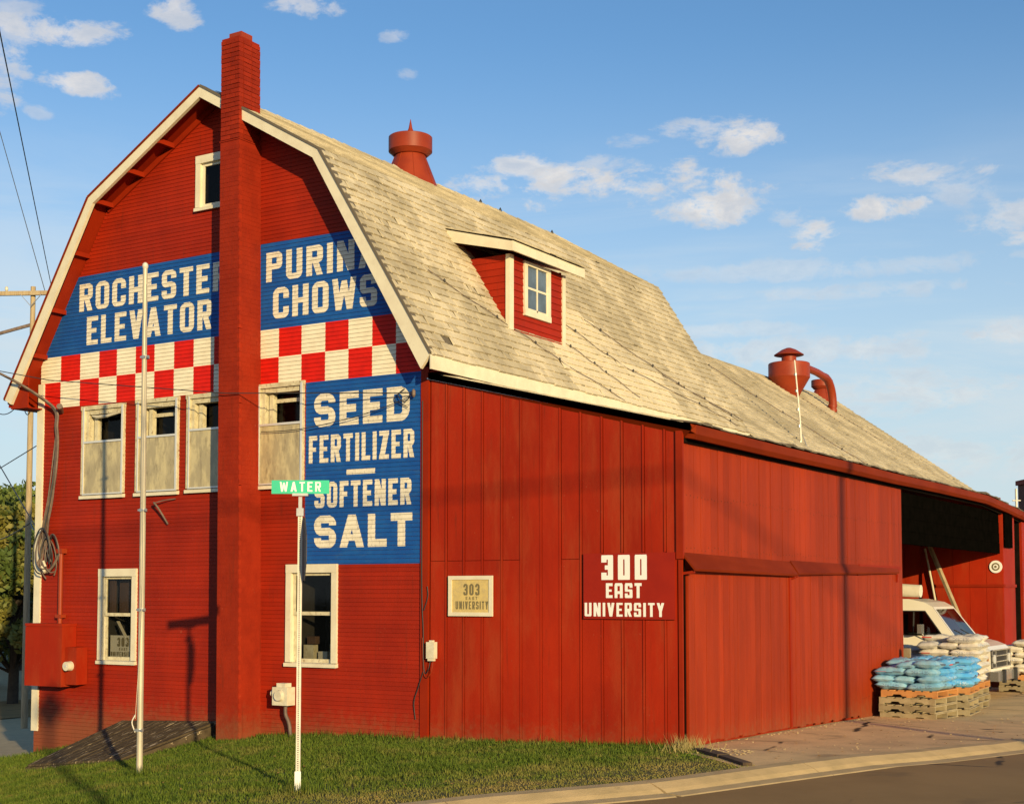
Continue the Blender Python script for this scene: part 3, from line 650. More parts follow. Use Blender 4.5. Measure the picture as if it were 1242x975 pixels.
# frieze along the rake on the wall, lookouts
for i in (1, 2):
    (xa, za), (xb, zb) = inn[i], inn[i+1]
    mb = MB(); f0 = .18 if i == 0 else 0; f1 = .82 if i == 3 else 1
    p = (xa+(xb-xa)*f0, za+(zb-za)*f0); q = (xa+(xb-xa)*f1, za+(zb-za)*f1); d = Vector((q[0]-p[0], q[1]-p[1])).normalized(); nn = Vector((d.y, -d.x))*.10
    mb.hexa([(p[0]+nn.x, -.045, p[1]+nn.y), (q[0]+nn.x, -.045, q[1]+nn.y), (p[0]+nn.x, -.001, p[1]+nn.y), (q[0]+nn.x, -.001, q[1]+nn.y), (p[0], -.045, p[1]), (q[0], -.045, q[1]), (p[0], -.001, p[1]), (q[0], -.001, q[1])])
    build('frieze_board', mb, M['red_trim'], roof)
for x in (-5.2, -5.9, -6.65, -7.25, -7.83, -8.3, -.05, -.62, -1.2, -1.75, -2.5): 
    z = roofz(x)-.17; mb = MB(); mb.box((x-.03, -.385, z-.05), (x+.03, -.02, z+.03)); build('lookout', mb, M['red_trim'], roof)
# eave fascias + soffits
mb = MB(); mb.box((.432, FO-.03, 5.385), (.46, BO, 5.60)); build('eave_fascia', mb, M['white'], roof)
mb = MB(); mb.box((-8.84, FO+.03, 5.47), (-8.79, BO, 5.585)); build('eave_fascia', mb, M['red_trim'], roof)
mb = MB(); mb.box((.13, -.02, 5.42), (.431, BO, 5.44)); build('soffit', mb, M['red_trim'], roof)
mb = MB(); mb.box((-8.79, -.38, 5.44), (-8.36, BO, 5.46)); build('soffit', mb, M['red_trim'], roof)
mb = MB(); mb.prism([(-8.79, 5.44), (-8.34, 5.44), (-8.34, 6.15)], 'y', -.385, -.36); build('soffit', mb, M['red_trim'], roof)

# shingles
def shingle_mesh(w, e, nm='shingle_mesh'):
    """one tab: x along the course (v = Y axis), lies up the slope (+x local = up slope), butt end thick"""
    mb = MB(); c = .007
    vs = [(0, -w/2+c, 0), (0, w/2-c, 0), (e*1.02, -w/2+c, 0), (e*1.02, w/2-c, 0), (0, -w/2+c*2.2, .028), (0, w/2-c*2.2, .028), (e*1.02, -w/2+c, .006), (e*1.02, w/2-c, .006)]
    mb.add(vs, [(0, 2, 3, 1), (4, 5, 7, 6), (0, 1, 5, 4), (2, 6, 7, 3), (0, 4, 6, 2), (1, 3, 7, 5)])
    return mb
def shingle_slope(parent, low, top, y0, y1, e=.15, w=.215, hole=None, single=None, lift=0.0, name='shingle_field', patch=None):
    pfl = MB()
    lowv = Vector((low[0], 0, low[1])); topv = Vector((top[0], 0, top[1])); d = topv-lowv; L = d.length; d.normalize()
    nrm = Vector((-d.z, 0, d.x)); 
    if nrm.z < 0: nrm = -nrm
    um = MB(); p0 = lowv+nrm*.0015+d*.02; p1 = topv+nrm*.0015
    if not hole: um.add([(p0.x, y0+.01, p0.z), (p0.x, y1-.01, p0.z), (p1.x, y1-.01, p1.z), (p1.x, y0+.01, p1.z)], [(0, 1, 2, 3)])
    else:
        for ya, yb in ((y0+.01, 2.58), (4.42, y1-.01)): um.add([(p0.x, ya, p0.z), (p0.x, yb, p0.z), (p1.x, yb, p1.z), (p1.x, ya, p1.z)], [(0, 1, 2, 3)])
    build('underlay', um, M['shingle_dark'], parent, fix=False)
    n = int(L/e); e = L/n; tmpl = shingle_mesh(w, e); fld = MB(); cand = []
    rotm = Matrix((d, Vector((0, 1, 0)), nrm)).transposed()
    for i in range(n):
        off = (i % 2)*.5*w+random.uniform(-.03, .03); y = y0+off-w/2
        sag = .0
        while y < y1:
            yc = min(max(y+w/2, y0+.02), y1-.02)
            c = lowv+d*(i*e-.02+random.uniform(-.008, .008))+nrm*(lift+.004+random.uniform(0, .006)); pos = Vector((c.x, yc, c.z))
            lo_, hi_ = max(y, y0)-yc, min(y+w, y1)-yc
            y += w
            if hi_-lo_ < .05: continue
            if hole and hole(pos.x, pos.y, pos.z): continue
            if random.random() < .0018: continue
            if random.random() < .03: pos = pos+nrm*random.uniform(.004, .018)
            cand.append((pos, lo_, hi_, random.gauss(0, .012), i))
    if single:
        cand.sort(key=lambda c: single(c[0])); sel = [c for c in cand if c[2]-c[1] > w*.95][:290]; ids = set(id(c) for c in sel)
    else: sel = []; ids = set()
    if sel:
        me = meshof(tmpl, 'shingle', M['shingle'])
        base_e = rotm.to_euler()
        for pos, lo_, hi_, tw, i in sel:
            r = (rotm @ Matrix.Rotation(tw, 3, 'Z')).to_euler(); put('shingle', me, parent, pos, r)
    for c in cand:
        if id(c) in ids: continue
        pos, lo_, hi_, tw, i = c; R3 = rotm @ Matrix.Rotation(tw, 3, 'Z')
        vs = []
        for vx, vy, vz in tmpl.v: 
            yy = (lo_ if vy < 0 else hi_)+(.007 if vy < 0 else -.007)*(2.0 if vx == 0 and vz > .02 else 1); vs.append(tuple(pos+R3 @ Vector((vx, yy, vz))))
        (pfl if patch and patch(pos.x, pos.y, i) else fld).add(vs, tmpl.f)
    if pfl.f: tag(build('newer_shingles', pfl, M['shingle_new'], parent, fix=False), kind='stuff')
    o = build(name, fld, M['shingle_stuff'], parent, fix=False); tag(o, kind='stuff')
CAM = Vector((12.18, -17.12, 2.14))
def dormer_hole(x, y, z): return 2.62 < y < 4.37 and x > -1.05 and z > 6.55 or (2.62 < y < 4.37 and x < -.15 and z < 8.1 and z > 6.6)
def dh(x, y, z): return 2.71 < y < 4.28 and -1.07 < x < -.14
shingle_slope(roof, (.452, 5.605), (-1.69, 9.005), FO-.03, BO, single=lambda p: (p-CAM).length, hole=dh, patch=lambda x, y, i: 4.4 < y+(i%3)*.1 < 5.3+.12*(18-i)+.4*math.sin(i*.7) and i < 18 or (y < 8.2 and i < 7 and y > 3.9))
shingle_slope(roof, (-1.705, 9.01), (-4.20, 10.47), FO-.03, BO, hole=lambda x, y, z: x < -3.1 and y < -.0)
shingle_slope(roof, (-8.89, 5.605), (-6.80, 9.005), FO-.03, BO, e=.18, w=.5)
shingle_slope(roof, (-6.83, 9.0), (-4.20, 10.47), FO-.03, BO, e=.18, w=.5)
for k in range(38):
    y = FO+.0+.31*k; 
    if y < .35 and y > -.6: 
        if y < .1: continue
    mb = MB(); j = random.uniform(-.01, .01)
    mb.hexa([(-4.38, y, 10.395+j), (-4.02, y, 10.395-j), (-4.38, y+.33, 10.395), (-4.02, y+.33, 10.395), (-4.21, y, 10.525+j), (-4.19, y, 10.525+j), (-4.21, y+.33, 10.51), (-4.19, y+.33, 10.51)])
    build('ridge_shingle', mb, M['shingle'], roof)

# chimney: plastered brick shaft below, separate bricks above the roof ------------
mb = MB()
cb = (-3.59, -3.12); ct = (-3.67, -3.275)      # leans a little
def chx(z): f = (z+.3)/11.3; return cb[0]+(ct[0]-cb[0])*f, cb[1]+(ct[1]-cb[1])*f
zs = [-.5, 3.85, 3.86, 5.15, 5.16, 9.55]
def shaft(z0, z1, y0, y1, g_=0):
    a, c = chx(z0); e, h = chx(z1)
    mb.hexa([(a-g_, y0-g_, z0), (c+g_, y0-g_, z0), (a-g_, y1, z0), (c+g_, y1, z0), (e-g_, y0-g_, z1), (h+g_, y0-g_, z1), (e-g_, y1, z1), (h+g_, y1, z1)])
for z0, z1 in ((-.6, 3.84), (3.85, 5.14), (5.15, 6.33), (6.34, 9.40)): shaft(z0, z1, -.515, .012)
mb2 = mb; chim = build('chimney', mb, M['red_brick'], barn)
mb = MB(); z = -.45
while z < 9.3:
    a, c = chx(z); o_ = .06 if int(round(z/.0745)) % 2 else 0
    x = a-.11+o_*1.7
    while x < c:
        x0_, x1_ = max(x, a), min(x+.20, c); 
        if x1_-x0_ > .03: mb.box((x0_+.002, -.5185-random.uniform(0, .0025), z), (x1_-.002, -.514, z+.069))
        x += .205
    y = -.517+o_
    while y < -.02:
        y1_ = min(y+.20, -.01); mb.box((c-.002, y+.002, z), (c+.003+random.uniform(0, .0025)+(chx(z+.035)[1]-c), y1_-.002, z+.069)); y += .205
    z += .0745
tag(build('shaft_bricks', mb, M['red_brick'], chim), kind='stuff')
mb = MB(); shaft(9.40, 11.0, -.505, -.06, -.01); build('mortar_core', mb, M['red_brick'], chim)
cnt = 0
brm = MB(); brm.box((-.5, -.5, -.5), (.5, .5, .5)); bme = meshof(brm, 'brick', M['red_brick'])
z = 9.42; k = 0
while z < 11.02:
    a, c = chx(z); wd = c-a; dp = .50; y0 = -.515; y1 = -.015; h = .066
    def br(cx, cy, sx, sy):
        o = put('brick', bme, chim, (cx, cy, z+h/2), (0, 0, random.gauss(0, .008)), (sx, sy, h)); return o
    jt = random.uniform
    if k % 2 == 0:
        for q0, q1 in ((0, .52), (.52, 1)):
            br(a+wd*(q0+q1)/2, y0+.05+jt(-.004, .002), wd*(q1-q0)-.010, .10); br(a+wd*(q0+q1)/2, y1-.05, wd*(q1-q0)-.010, .10)
        for s_ in (0, 1): br((a+.05 if s_ == 0 else c-.05)+jt(-.004, .004), (y0+y1)/2-.055, .10, .18); br((a+.05 if s_ == 0 else c-.05), (y0+y1)/2+.095, .10, .10)
    else:
        for q0, q1 in ((0, .26), (.26, .76), (.76, 1)):
            br(a+wd*(q0+q1)/2, y0+.05+jt(-.004, .002), wd*(q1-q0)-.010, .10)
        for s_ in (0, 1):
            br((a+.05 if s_ == 0 else c-.05)+jt(-.004, .004), y0+.10+.095, .10, .18); br((a+.05 if s_ == 0 else c-.05), y0+.10+.295, .10, .19)
        br(a+wd/2, y1-.05, wd-.21, .10)
    z += .0745; k += 1
a, c = chx(11.0); mb = MB(); mb.box((a+.01, -.505, z-.008), (c-.01, -.03, z+.03)); build('cap_course', mb, M['red_brick'], chim)
mb = MB(); yy = -.27; xx = (a+c)/2; mb.box((xx-.13, yy-.13, z+.03), (xx+.13, yy+.13, z+.15)); build('flue_liner', mb, M['red_metal'], chim)
mb = MB(); mb.box((chx(9.4)[0]-.012, -.528, 9.385), (chx(9.4)[1]+.012, -.01, 9.405)); build('band', mb, M['red_brick'], chim)

# dormer ---------------------------------------------------------------------------
XD = -.11; DY0, DY1 = 2.58, 4.40; ZR = 6.5
def slx(z): return .43-(z-5.635)*(2.12/3.37)
mb = MB(); n = 0
dorm = build('dormer', MB().box((XD-.06, DY0+.04, 6.48), (XD-.03, DY1-.04, 7.70)).box((-1.2, DY0+.05, 7.60), (XD-.03, DY1-.05, 7.66)), M['red_trim'], barn)
z = 6.50; i = 0
WY0, WY1, WZ0, WZ1 = 3.02, 3.89, 6.85, 7.76
while z < 7.76:
    h = .115; zt = min(z+h, 7.78)
    for ya, yb in (((DY0+.10, WY0+.03), (WY1-.03, DY1-.08)) if (z+zt)/2 > WZ0+.02 else ((DY0+.10, DY1-.08),)):
        mb = MB(); mb.hexa([(XD-.04, ya, z), (XD+.018, ya, z), (XD-.04, yb, z), (XD+.018, yb, z), (XD-.04, ya, zt-.004), (XD+.004, ya, zt-.004), (XD-.04, yb, zt-.004), (XD+.004, yb, zt-.004)]); build('clapboard', mb, M['red'], dorm)
    xb = slx(z)-.04; xt = slx(zt)-.04
    if xb < XD:
        mb = MB()
        mb.hexa([(xb, DY0-.012, z), (XD-.03, DY0-.012, z), (xb, DY0+.04, z), (XD-.03, DY0+.04, z), (xt, DY0-.001, zt-.004), (XD-.03, DY0-.001, zt-.004), (xt, DY0+.04, zt-.004), (XD-.03, DY0+.04, zt-.004)])
        build('clapboard', mb, M['red'], dorm)
    z += h
mb = MB(); mb.prism([(slx(6.5), 6.5), (slx(7.8), 7.8), (XD-.04, 7.8), (XD-.04, 6.5)], 'y', DY1-.04, DY1); build('side_wall', mb, M['red'], dorm)
mb = MB(); mb.box((XD-.045, DY0-.03, 6.50), (XD+.035, DY0+.10, 7.76)); build('corner_post', mb, M['white'], dorm)
mb = MB(); mb.box((XD-.045, DY1-.08, 6.46), (XD+.035, DY1+.02, 7.74)); build('corner_post', mb, M['white'], dorm)
mb = MB(); q = .095
mb.box((XD+.0, WY0, WZ0+.06), (XD+.045, WY0+q, WZ1-.02)); mb.box((XD, WY1-q, WZ0+.06), (XD+.045, WY1, WZ1-.02)); mb.box((XD, WY0, WZ0-.04), (XD+.055, WY1, WZ0+.06)); mb.box((XD, WY0+q, WZ1-.09), (XD+.045, WY1-q, WZ1-.02))
dw = build('window', mb, M['white'], dorm)
mb = MB(); ym = (WY0+WY1)/2; zm = (WZ0+WZ1)/2-.01
mb.box((XD+.012, ym-.018, WZ0+.06), (XD+.03, ym+.018, WZ1-.09)); mb.box((XD+.012, WY0+q, zm-.018), (XD+.029, ym-.018, zm+.018)); mb.box((XD+.012, ym+.018, zm-.018), (XD+.029, WY1-q, zm+.018))
mb.box((XD+.01, WY0+q, WZ0+.06), (XD+.03, WY0+q+.03, WZ1-.09)); mb.box((XD+.01, WY1-q-.03, WZ0+.06), (XD+.03, WY1-q, WZ1-.09)); mb.box((XD+.01, WY0+q+.03, WZ0+.06), (XD+.03, WY1-q-.03, WZ0+.10)); 
build('muntins', mb, M['white'], dorm)
M['bluepane'] = mat('sky_reflecting_pane', (.10, .14, .19), .12, (.06, .08, .10), 3, spec=.9)  # opaque pane, reflected sky put into its blue base colour
for ya, yb in ((WY0+q+.03, ym-.018), (ym+.018, WY1-q-.03)):
    for za, zb in ((WZ0+.10, zm-.018), (zm+.018, WZ1-.09)):
        mb = MB(); mb.add([(XD+.02, ya, za), (XD+.02, yb, za), (XD+.02, yb, zb), (XD+.02, ya, zb)], [(0, 1, 2, 3)]); build('pane', mb, M['bluepane'], dorm, fix=False)
# shed roof of the dormer: slopes up to the barn roof
fx, fz = .10, 7.80; bx_, bz_ = -1.22, 8.22; ry0, ry1 = 2.34, 4.72
mb = MB(); mb.hexa([(bx_, ry0, bz_-.02), (fx, ry0, fz-.02), (bx_, ry1, bz_-.02), (fx, ry1, fz-.02), (bx_, ry0, bz_+.05), (fx, ry0, fz+.10), (bx_, ry1, bz_+.05), (fx, ry1, fz+.10)])
dr = build('dormer_roof', mb, M['red_trim'], dorm)
mb = MB(); mb.hexa([(bx_+.06, ry0-.03, bz_-.17), (fx, ry0-.03, fz-.06), (bx_+.06, ry0-.001, bz_-.17), (fx, ry0-.001, fz-.06), (bx_-.06, ry0-.03, bz_+.06), (fx, ry0-.03, fz+.10), (bx_-.06, ry0-.001, bz_+.06), (fx, ry0-.001, fz+.10)]); build('fascia', mb, M['white'], dorm)
mb = MB(); mb.box((fx+.001, ry0-.03, fz-.06), (fx+.03, ry1+.03, fz+.10)); build('fascia', mb, M['white'], dorm)
shingle_slope(dr, (fx+.05, fz+.11), (bx_-.03, bz_+.07), ry0-.05, ry1+.05, name='dormer_shingles')

# ventilators, each one sheet-metal lathe set: part of the roof they stand on
def ventilator(parent, x, y, zb, rb, rt, zt, rc, zc0, zc1, spike):
    v = build('ventilator', MB().lathe([(rb, zb), (rt, zt), (rt, zt+.1)], (x, y, 0), 36), M['red_metal'], parent)
    build('ventilator_cap', MB().lathe([(rt*.98, zc0-.05), (rc*.78, zc0-.05), (rc*.98, zc0+.03), (rc, zc0+.035), (rc, zc1), (rc-.015, zc1+.012), (rc*.45, zc1+.035), (.02, zc1+.06)], (x, y, 0), 40), M['red_metal'], v)
    for a_ in range(8): build('seam', MB().tube([(x+math.cos(a_*.785)*(rb+.004), y+math.sin(a_*.785)*(rb+.004), zb), (x+math.cos(a_*.785)*(rt+.004), y+math.sin(a_*.785)*(rt+.004), zt)], .008, 4), M['red_metal'], v)
    if spike: build('finial', MB().lathe([(.105, zc1+.03), (.04, zc1+.19), (.004, zc1+.38)], (x, y, 0), 16), M['red_metal'], v)
    return v
ventilator(barn, -4.18, 5.4, 9.9, .66, .29, 10.86, .435, 10.88, 11.20, True)

for y in (7.96, 8.75, 11.0): build('ridge_stud', MB().lathe([(.03, 10.45), (.035, 10.52), (.015, 10.56), (.005, 10.58)], (-4.18, y, 0), 8), M['wire'], barn)
# wire shadows modelled as knotted cables on the barn roof; one rear-roof cable
ROOF_LINES = [[(-.48, .81, 7.16), (-.18, 2.18, 6.68), (.04, 3.22, 6.33), (.2, 3.87, 6.08), (.5, 5.6, 5.6)],
        [(-.11, 4.41, 6.56), (.08, 5.16, 6.27), (.17, 5.49, 6.13), (.40, 6.4, 5.76)], [(-.36, 4.95, 6.97), (-.12, 5.94, 6.58), (.04, 6.84, 6.33), (.29, 9.74, 5.93), (.45, 10.9, 5.68)],
        [(-.53, 5.93, 7.24), (-.15, 7.9, 6.64), (.03, 8.88, 6.35), (.17, 10.02, 6.12), (.35, 11.2, 5.83)], [(-.05, 8.3, 6.45), (.34, 11.45, 5.86)],
        [(-3.54, 17.45, 8.44), (-1.97, 17.63, 7.32), (-1.31, 18.07, 6.85), (.28, 18.71, 5.71), (.8, 18.9, 5.35)]]
CL_ = ['dark knotted cable lying down the shingles left of the dormer and under its corner', 'short knotted cable starting at the foot of the right dormer post', 'second knotted cable right of the dormer, reaching the white eave board', 'knotted cable highest on the barn roof right of the dormer', 'rightmost cable on the barn roof, ending near its far eave corner', 'dark cable crossing the rear shingle roof below the drum-shaped dust collector']
for pts_, lb in zip(ROOF_LINES, CL_):
    mb = MB(); fine = []
    if pts_[0][1] < 15: pts_ = [(x-.035, y, z-.02) for x, y, z in pts_]
    for (p, q) in zip(pts_, pts_[1:]):
        for i in range(8):
            f = i/8; w_ = Vector(p).lerp(Vector(q), f); w_.z += .035+.012*math.sin(7*f+p[1]); fine.append(w_)
    fine.append(Vector(pts_[-1])+Vector((0, 0, .03)))
    base = pts_[0]; c = thing('roof_cable', lb, 'cable', base, 'cables lying on the shingle roofs')
    build('cable', mb.tube([tuple(p+Vector((.02, 0, .012))) for p in fine], .0065 if pts_[0][1] < 15 else .010, 5), M['cable'], c)
    for k in range(2, len(fine)-2, 7):
        p = fine[k]+Vector((.02, 0, .02)); build('knot', MB().lathe([(.001, -.03), (.019, -.01), (.022, .012), (.001, .035)], tuple(p), 7), M['wire'], c)

# ---------------------------------------------------------------- front and side wing (lean-to)
wing = thing('lean_to_wing', 'red lean-to garage wing with battened front wall and tall sliding doors, right of the barn', 'building', (2.2, 5, 0))
def Lz(x): return 5.44-.243*x
XB = [.13, .43, .74, 1.06, 1.39, 1.71, 2.04, 2.35, 2.68, 3.01, 3.32, 3.64, 3.96, 4.14]
fw = build('front_wall', MB().prism([(.0, -.3), (4.20, -.3), (4.20, Lz(4.2)-.12), (0, Lz(0)-.12)], 'y', .02, .06), M['red_trim'], wing)
for i in range(len(XB)-1):
    a, e = XB[i], XB[i+1]; seam = 2.62 if i not in (5, 6) else 99; yo = random.uniform(-.003, .003)
    pieces = [(-.25, 2.615), (2.622, 9)] if seam < 9 else [(-.25, 9)]
    for lo, hi in pieces:
        P = clip_poly([(a+.022, -1), (e-.006, -1), (e-.006, Lz(e)-.10), (a+.022, Lz(a)-.10)], lo, hi); n_ = len(P)
        mb = MB(); y0 = -.012+yo+(-.003 if lo < 1 else 0)
        mb.prism(P, 'y', y0, .018); build('wall_panel', mb, M['red_panel'], fw)
for i, x in enumerate(XB[:-1]):
    if i == 0: continue
    lo = -.1+random.uniform(-.03, .03); hi = Lz(x)-.11; wb = .013; tl = random.uniform(-.012, .012)
    for a_, b_ in (((lo, 1.80), (2.70, hi)) if x > 2.7 else ((lo, hi),)):
        mb = MB(); mb.hexa([(x-wb, -.024, a_), (x+wb, -.024, a_), (x-wb, -.010, a_), (x+wb, -.010, a_), (x-wb+tl*0, -.024, b_), (x+wb, -.024, b_), (x-wb, -.010, b_), (x+wb, -.010, b_)])
        build('batten', mb, M['red_panel'], fw)
mb = MB(); mb.box((4.135, -.045, 2.60), (4.235, -.0, Lz(4.2)-.12)); mb.box((4.16, -.035, -.1), (4.215, -.0, 2.59)); build('corner_trim', mb, M['red_trim'], fw)
# thin pale drip strip along the top of the wall
mb = MB(); mb.hexa([(.10, -.05, Lz(.1)-.10), (4.0, -.05, Lz(4.0)-.10), (.10, -.02, Lz(.1)-.10), (4.0, -.02, Lz(4.0)-.10), (.10, -.05, Lz(.1)-.078), (4.0, -.05, Lz(4.)-.078), (.10, -.02, Lz(.1)-.078), (4., -.02, Lz(4.)-.078)])
build('drip_strip', mb, M['galv'], fw)
# side wall: boards
sw = build('side_wall', MB().box((4.12, .0, -.3), (4.165, 9.93, 4.22)).box((.12, 9.90, -.3), (4.12, 9.94, 4.30)), M['red_trim'], wing)
y = .06
while y < 9.9:
    wd = random.choice((.17, .20, .24, .28, .22)); ye = min(y+wd, 9.93)
    lo = 2.60 if y < 7.28 else -.22; xo = 4.19+random.uniform(0, .006)
    if y < 7.28 < ye: ye = 7.28
    mb = MB(); mb.box((4.165, y+.003, lo+(random.uniform(-.01, .01) if lo < 1 else 0)), (xo, ye-.003, 4.24)); build('board', mb, M['red_board'], sw)
    y = ye
mb = MB(); mb.box((4.192, 7.30, 2.60), (4.215, 9.80, 2.66)); build('rail', mb, M['red_trim'], sw)
for (y0, y1, z1) in ((.10, 3.78, 2.44), (3.83, 7.27, 2.46)):
    y = y0; dd = None
    mb = MB(); mb.box((4.20, y0, .12), (4.215, y1, z1)); dd = build('sliding_door', mb, M['red_trim'], wing)
    while y < y1-.02:
        wd = random.choice((.14, .16, .19, .22)); ye = min(y+wd, y1)
        if y1-ye < .06: ye = y1
        zl = g(4.3, y)+.03+random.uniform(-.012, .02)
        mb = MB(); mb.box((4.215, y+.0025, zl), (4.238+random.uniform(0, .005), ye-.0025, z1)); build('board', mb, M['red_board'], dd); y = ye
mb = MB(); mb.box((4.24, 3.77, .1), (4.262, 3.84, 2.44)); build('door_edge', mb, M['red_trim'], wing)
mb = MB(); mb.box((4.17, .02, -.1), (4.20, .09, 2.6)); build('door_jamb', mb, M['dark_wood'], wing)
def hood(y0, y1, xo0, xo1, zt0, zt1, zb0, zb1):
    mb = MB(); x0 = 4.205
    mb.add([(x0, y0, zt0), (x0, y1, zt1), (xo0, y0, zb0), (xo1, y1, zb1), (x0, y0, zt0-.03), (x0, y1, zt1-.03), (xo0-.012, y0, zb0-.03), (xo1-.012, y1, zb1-.03)], [(0, 1, 3, 2), (4, 6, 7, 5), (0, 2, 6, 4), (1, 5, 7, 3), (2, 3, 7, 6), (0, 4, 5, 1)])
    h = build('door_hood', mb, M['red_gutter'], wing)
    for y in (y0+.02, y1-.06):
        mb = MB(); mb.beam((4.21, y+.02, (zt0 if y < y0+1 else zt1)-.28), ((xo0 if y < y0+1 else xo1)-.03, y+.02, (zb0 if y < y0+1 else zb1)-.04), .035, .035); build('bracket', mb, M['red_trim'], h)
hood(-.02, 3.92, 4.40, 4.34, 2.69, 2.64, 2.47, 2.44); hood(3.95, 9.55, 4.34, 4.25, 2.66, 2.64, 2.46, 2.55)
nl = MB(); y = .15
while y < 9.8:
    for z in ([2.75, 3.45, 4.15] if y < 7.28 else [.3, 1.2, 2.1, 2.75, 3.45, 4.15]):
        zz = z+random.uniform(-.03, .03); nl.box((4.197, y-.006, zz-.006), (4.201, y+.006, zz+.006))
    y += random.uniform(.09, .14)
tag(build('nail_heads', nl, mat('rusty_nail', (.09, .03, .012), .8), sw), kind='stuff')
# lean-to roof with its gutter; sections follow the sagging eave
SEC = [(-.045, 0), (11, .0), (16, .0), (20, -.22), (31, -.30)]
mb = MB(); vs = []
for y, dz in SEC:
    for x in (.13, 4.36):
        f = x/4.36
        for t in (-.09, -.005): vs.append((x, y, Lz(x)+dz*f+t))
fs = []
for i in range(len(SEC)-1):
    o = i*4; fs += [(o+1, o+3, o+7, o+5), (o, o+4, o+6, o+2), (o+2, o+6, o+7, o+3), (o, o+1, o+5, o+4)]
fs += [(0, 2, 3, 1), (16, 17, 19, 18)]
lroof = build('roof', mb.add(vs, fs), M['dark_wood'], wing)
mb = MB(); mb.hexa([(.13, -.062, Lz(.13)-.095), (4.36, -.062, Lz(4.36)-.095), (.13, -.046, Lz(.13)-.095), (4.36, -.046, Lz(4.36)-.095), (.13, -.062, Lz(.13)), (4.36, -.062, Lz(4.36)), (.13, -.046, Lz(.13)), (4.36, -.046, Lz(4.36))]); build('edge_board', mb, M['red_trim'], lroof)
prof = [(4.24, 4.21), (4.36, 4.19), (4.405, 4.25), (4.41, 4.37), (4.395, 4.375), (4.385, 4.27), (4.24, 4.27)]
n_ = len(prof); ys = [.02, 3, 6, 9, 12, 16, 18, 20, 24, 31]; dzs = [0, -.01, .0, -.008, .005, 0, -.10, -.22, -.26, -.3]
for y, dz in zip(ys, dzs): mb.v += [(x, y, z+dz) for x, z in prof]
for i in range(len(ys)-1): mb.f += [(i*n_+j, i*n_+(j+1) % n_, (i+1)*n_+(j+1) % n_, (i+1)*n_+j) for j in range(n_)]
mb.f += [tuple(range(n_)), tuple(range((len(ys)-1)*n_, len(ys)*n_))[::-1]]; mb.mi = [0]*len(mb.f); mb.sm = [False]*len(mb.f)
build('gutter', mb, M['red_gutter'], lroof)
mb = MB(); mb.box((4.22, .0, 4.08), (4.25, 31, 4.10)); mb.v = []; mb.f = []; mb.mi = []; mb.sm = []
for (ya, da), (yb, db) in zip([(.0, 0)]+SEC[1:], SEC[1:]): mb.hexa([(4.20, ya, 4.15+da), (4.24, ya, 4.15+da), (4.20, yb, 4.15+db), (4.24, yb, 4.15+db), (4.20, ya, 4.30+da), (4.24, ya, 4.30+da), (4.20, yb, 4.30+db), (4.24, yb, 4.30+db)])
build('eave_board', mb, M['dark_wood'], lroof)
# ragged row of shingle butts over the gutter and the rest of that low roof
mb = MB(); y = .0
while y < 30:
    wd = random.uniform(.16, .34); dz = float(np.interp(y, [s[0] for s in SEC], [s[1] for s in SEC])); ov = random.uniform(-.03, .035); h = random.uniform(.0, .018)+(.03 if random.random() < .06 else 0)
    mb.hexa([(4.05, y, Lz(4.05)+dz), (4.40+ov, y+.005, 4.385+dz+h*.3), (4.05, y+wd, Lz(4.05)+dz), (4.40+ov, y+wd-.01, 4.385+dz), (4.05, y, Lz(4.05)+.018+dz), (4.40+ov, y+.005, 4.398+dz+h), (4.05, y+wd, Lz(4.05)+.018+dz), (4.40+ov, y+wd-.01, 4.398+dz+h*.5)]); y += wd
tag(build('eave_shingles', mb, M['shingle_dark'], lroof, fix=False), kind='stuff')
shingle_slope(lroof, (4.2, Lz(4.2)-.01), (.3, Lz(.3)-.01), 0, 15.9, e=.30, w=.6, name='low_roof_shingles')
# open bay behind the garage: rear wall, inner wall, black boards painted as deep shade, and post
mb = MB(); mb.box((-.2, 18.0, -.3), (4.20, 18.06, 4.45)); bw = build('bay_rear_wall', mb, M['red_trim'], wing)
for i in range(11):
    x0 = -.1+i*.395; mb = MB(); mb.box((x0+.003, 17.975, -.25), (x0+.392, 17.999, 4.3)); build('board', mb, M['red_panel'], bw)
mb = MB(); mb.box((2.55, 17.94, 2.30), (4.27, 17.972, 2.37)); build('rail', mb, M['red_trim'], bw)
mb = MB(); mb.box((4.20, 18.0, -.3), (4.25, 19.2, 4.05)); build('return_wall', mb, M['red_panel'], wing)
mb = MB(); mb.box((4.251, 18.02, 2.30), (4.28, 19.22, 2.37)); build('rail', mb, M['red_trim'], wing)
mb = MB(); mb.box((4.20, 20.0, -.3), (4.26, 31, 3.95)); build('far_side_wall', mb, M['red_panel'], wing)
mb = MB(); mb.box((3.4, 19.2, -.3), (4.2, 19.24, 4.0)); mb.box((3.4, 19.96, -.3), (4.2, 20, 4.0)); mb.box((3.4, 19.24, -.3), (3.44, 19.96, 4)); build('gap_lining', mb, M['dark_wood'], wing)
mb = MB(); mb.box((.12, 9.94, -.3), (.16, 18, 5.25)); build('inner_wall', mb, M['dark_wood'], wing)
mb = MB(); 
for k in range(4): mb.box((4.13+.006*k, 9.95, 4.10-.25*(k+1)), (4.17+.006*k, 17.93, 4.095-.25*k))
mb.box((4.285, 18.0, 3.25), (4.31, 18.75, 4.08)); build('header_boards', mb, M['soot'], wing)  # added boards: shade of the recess put into colour and shape
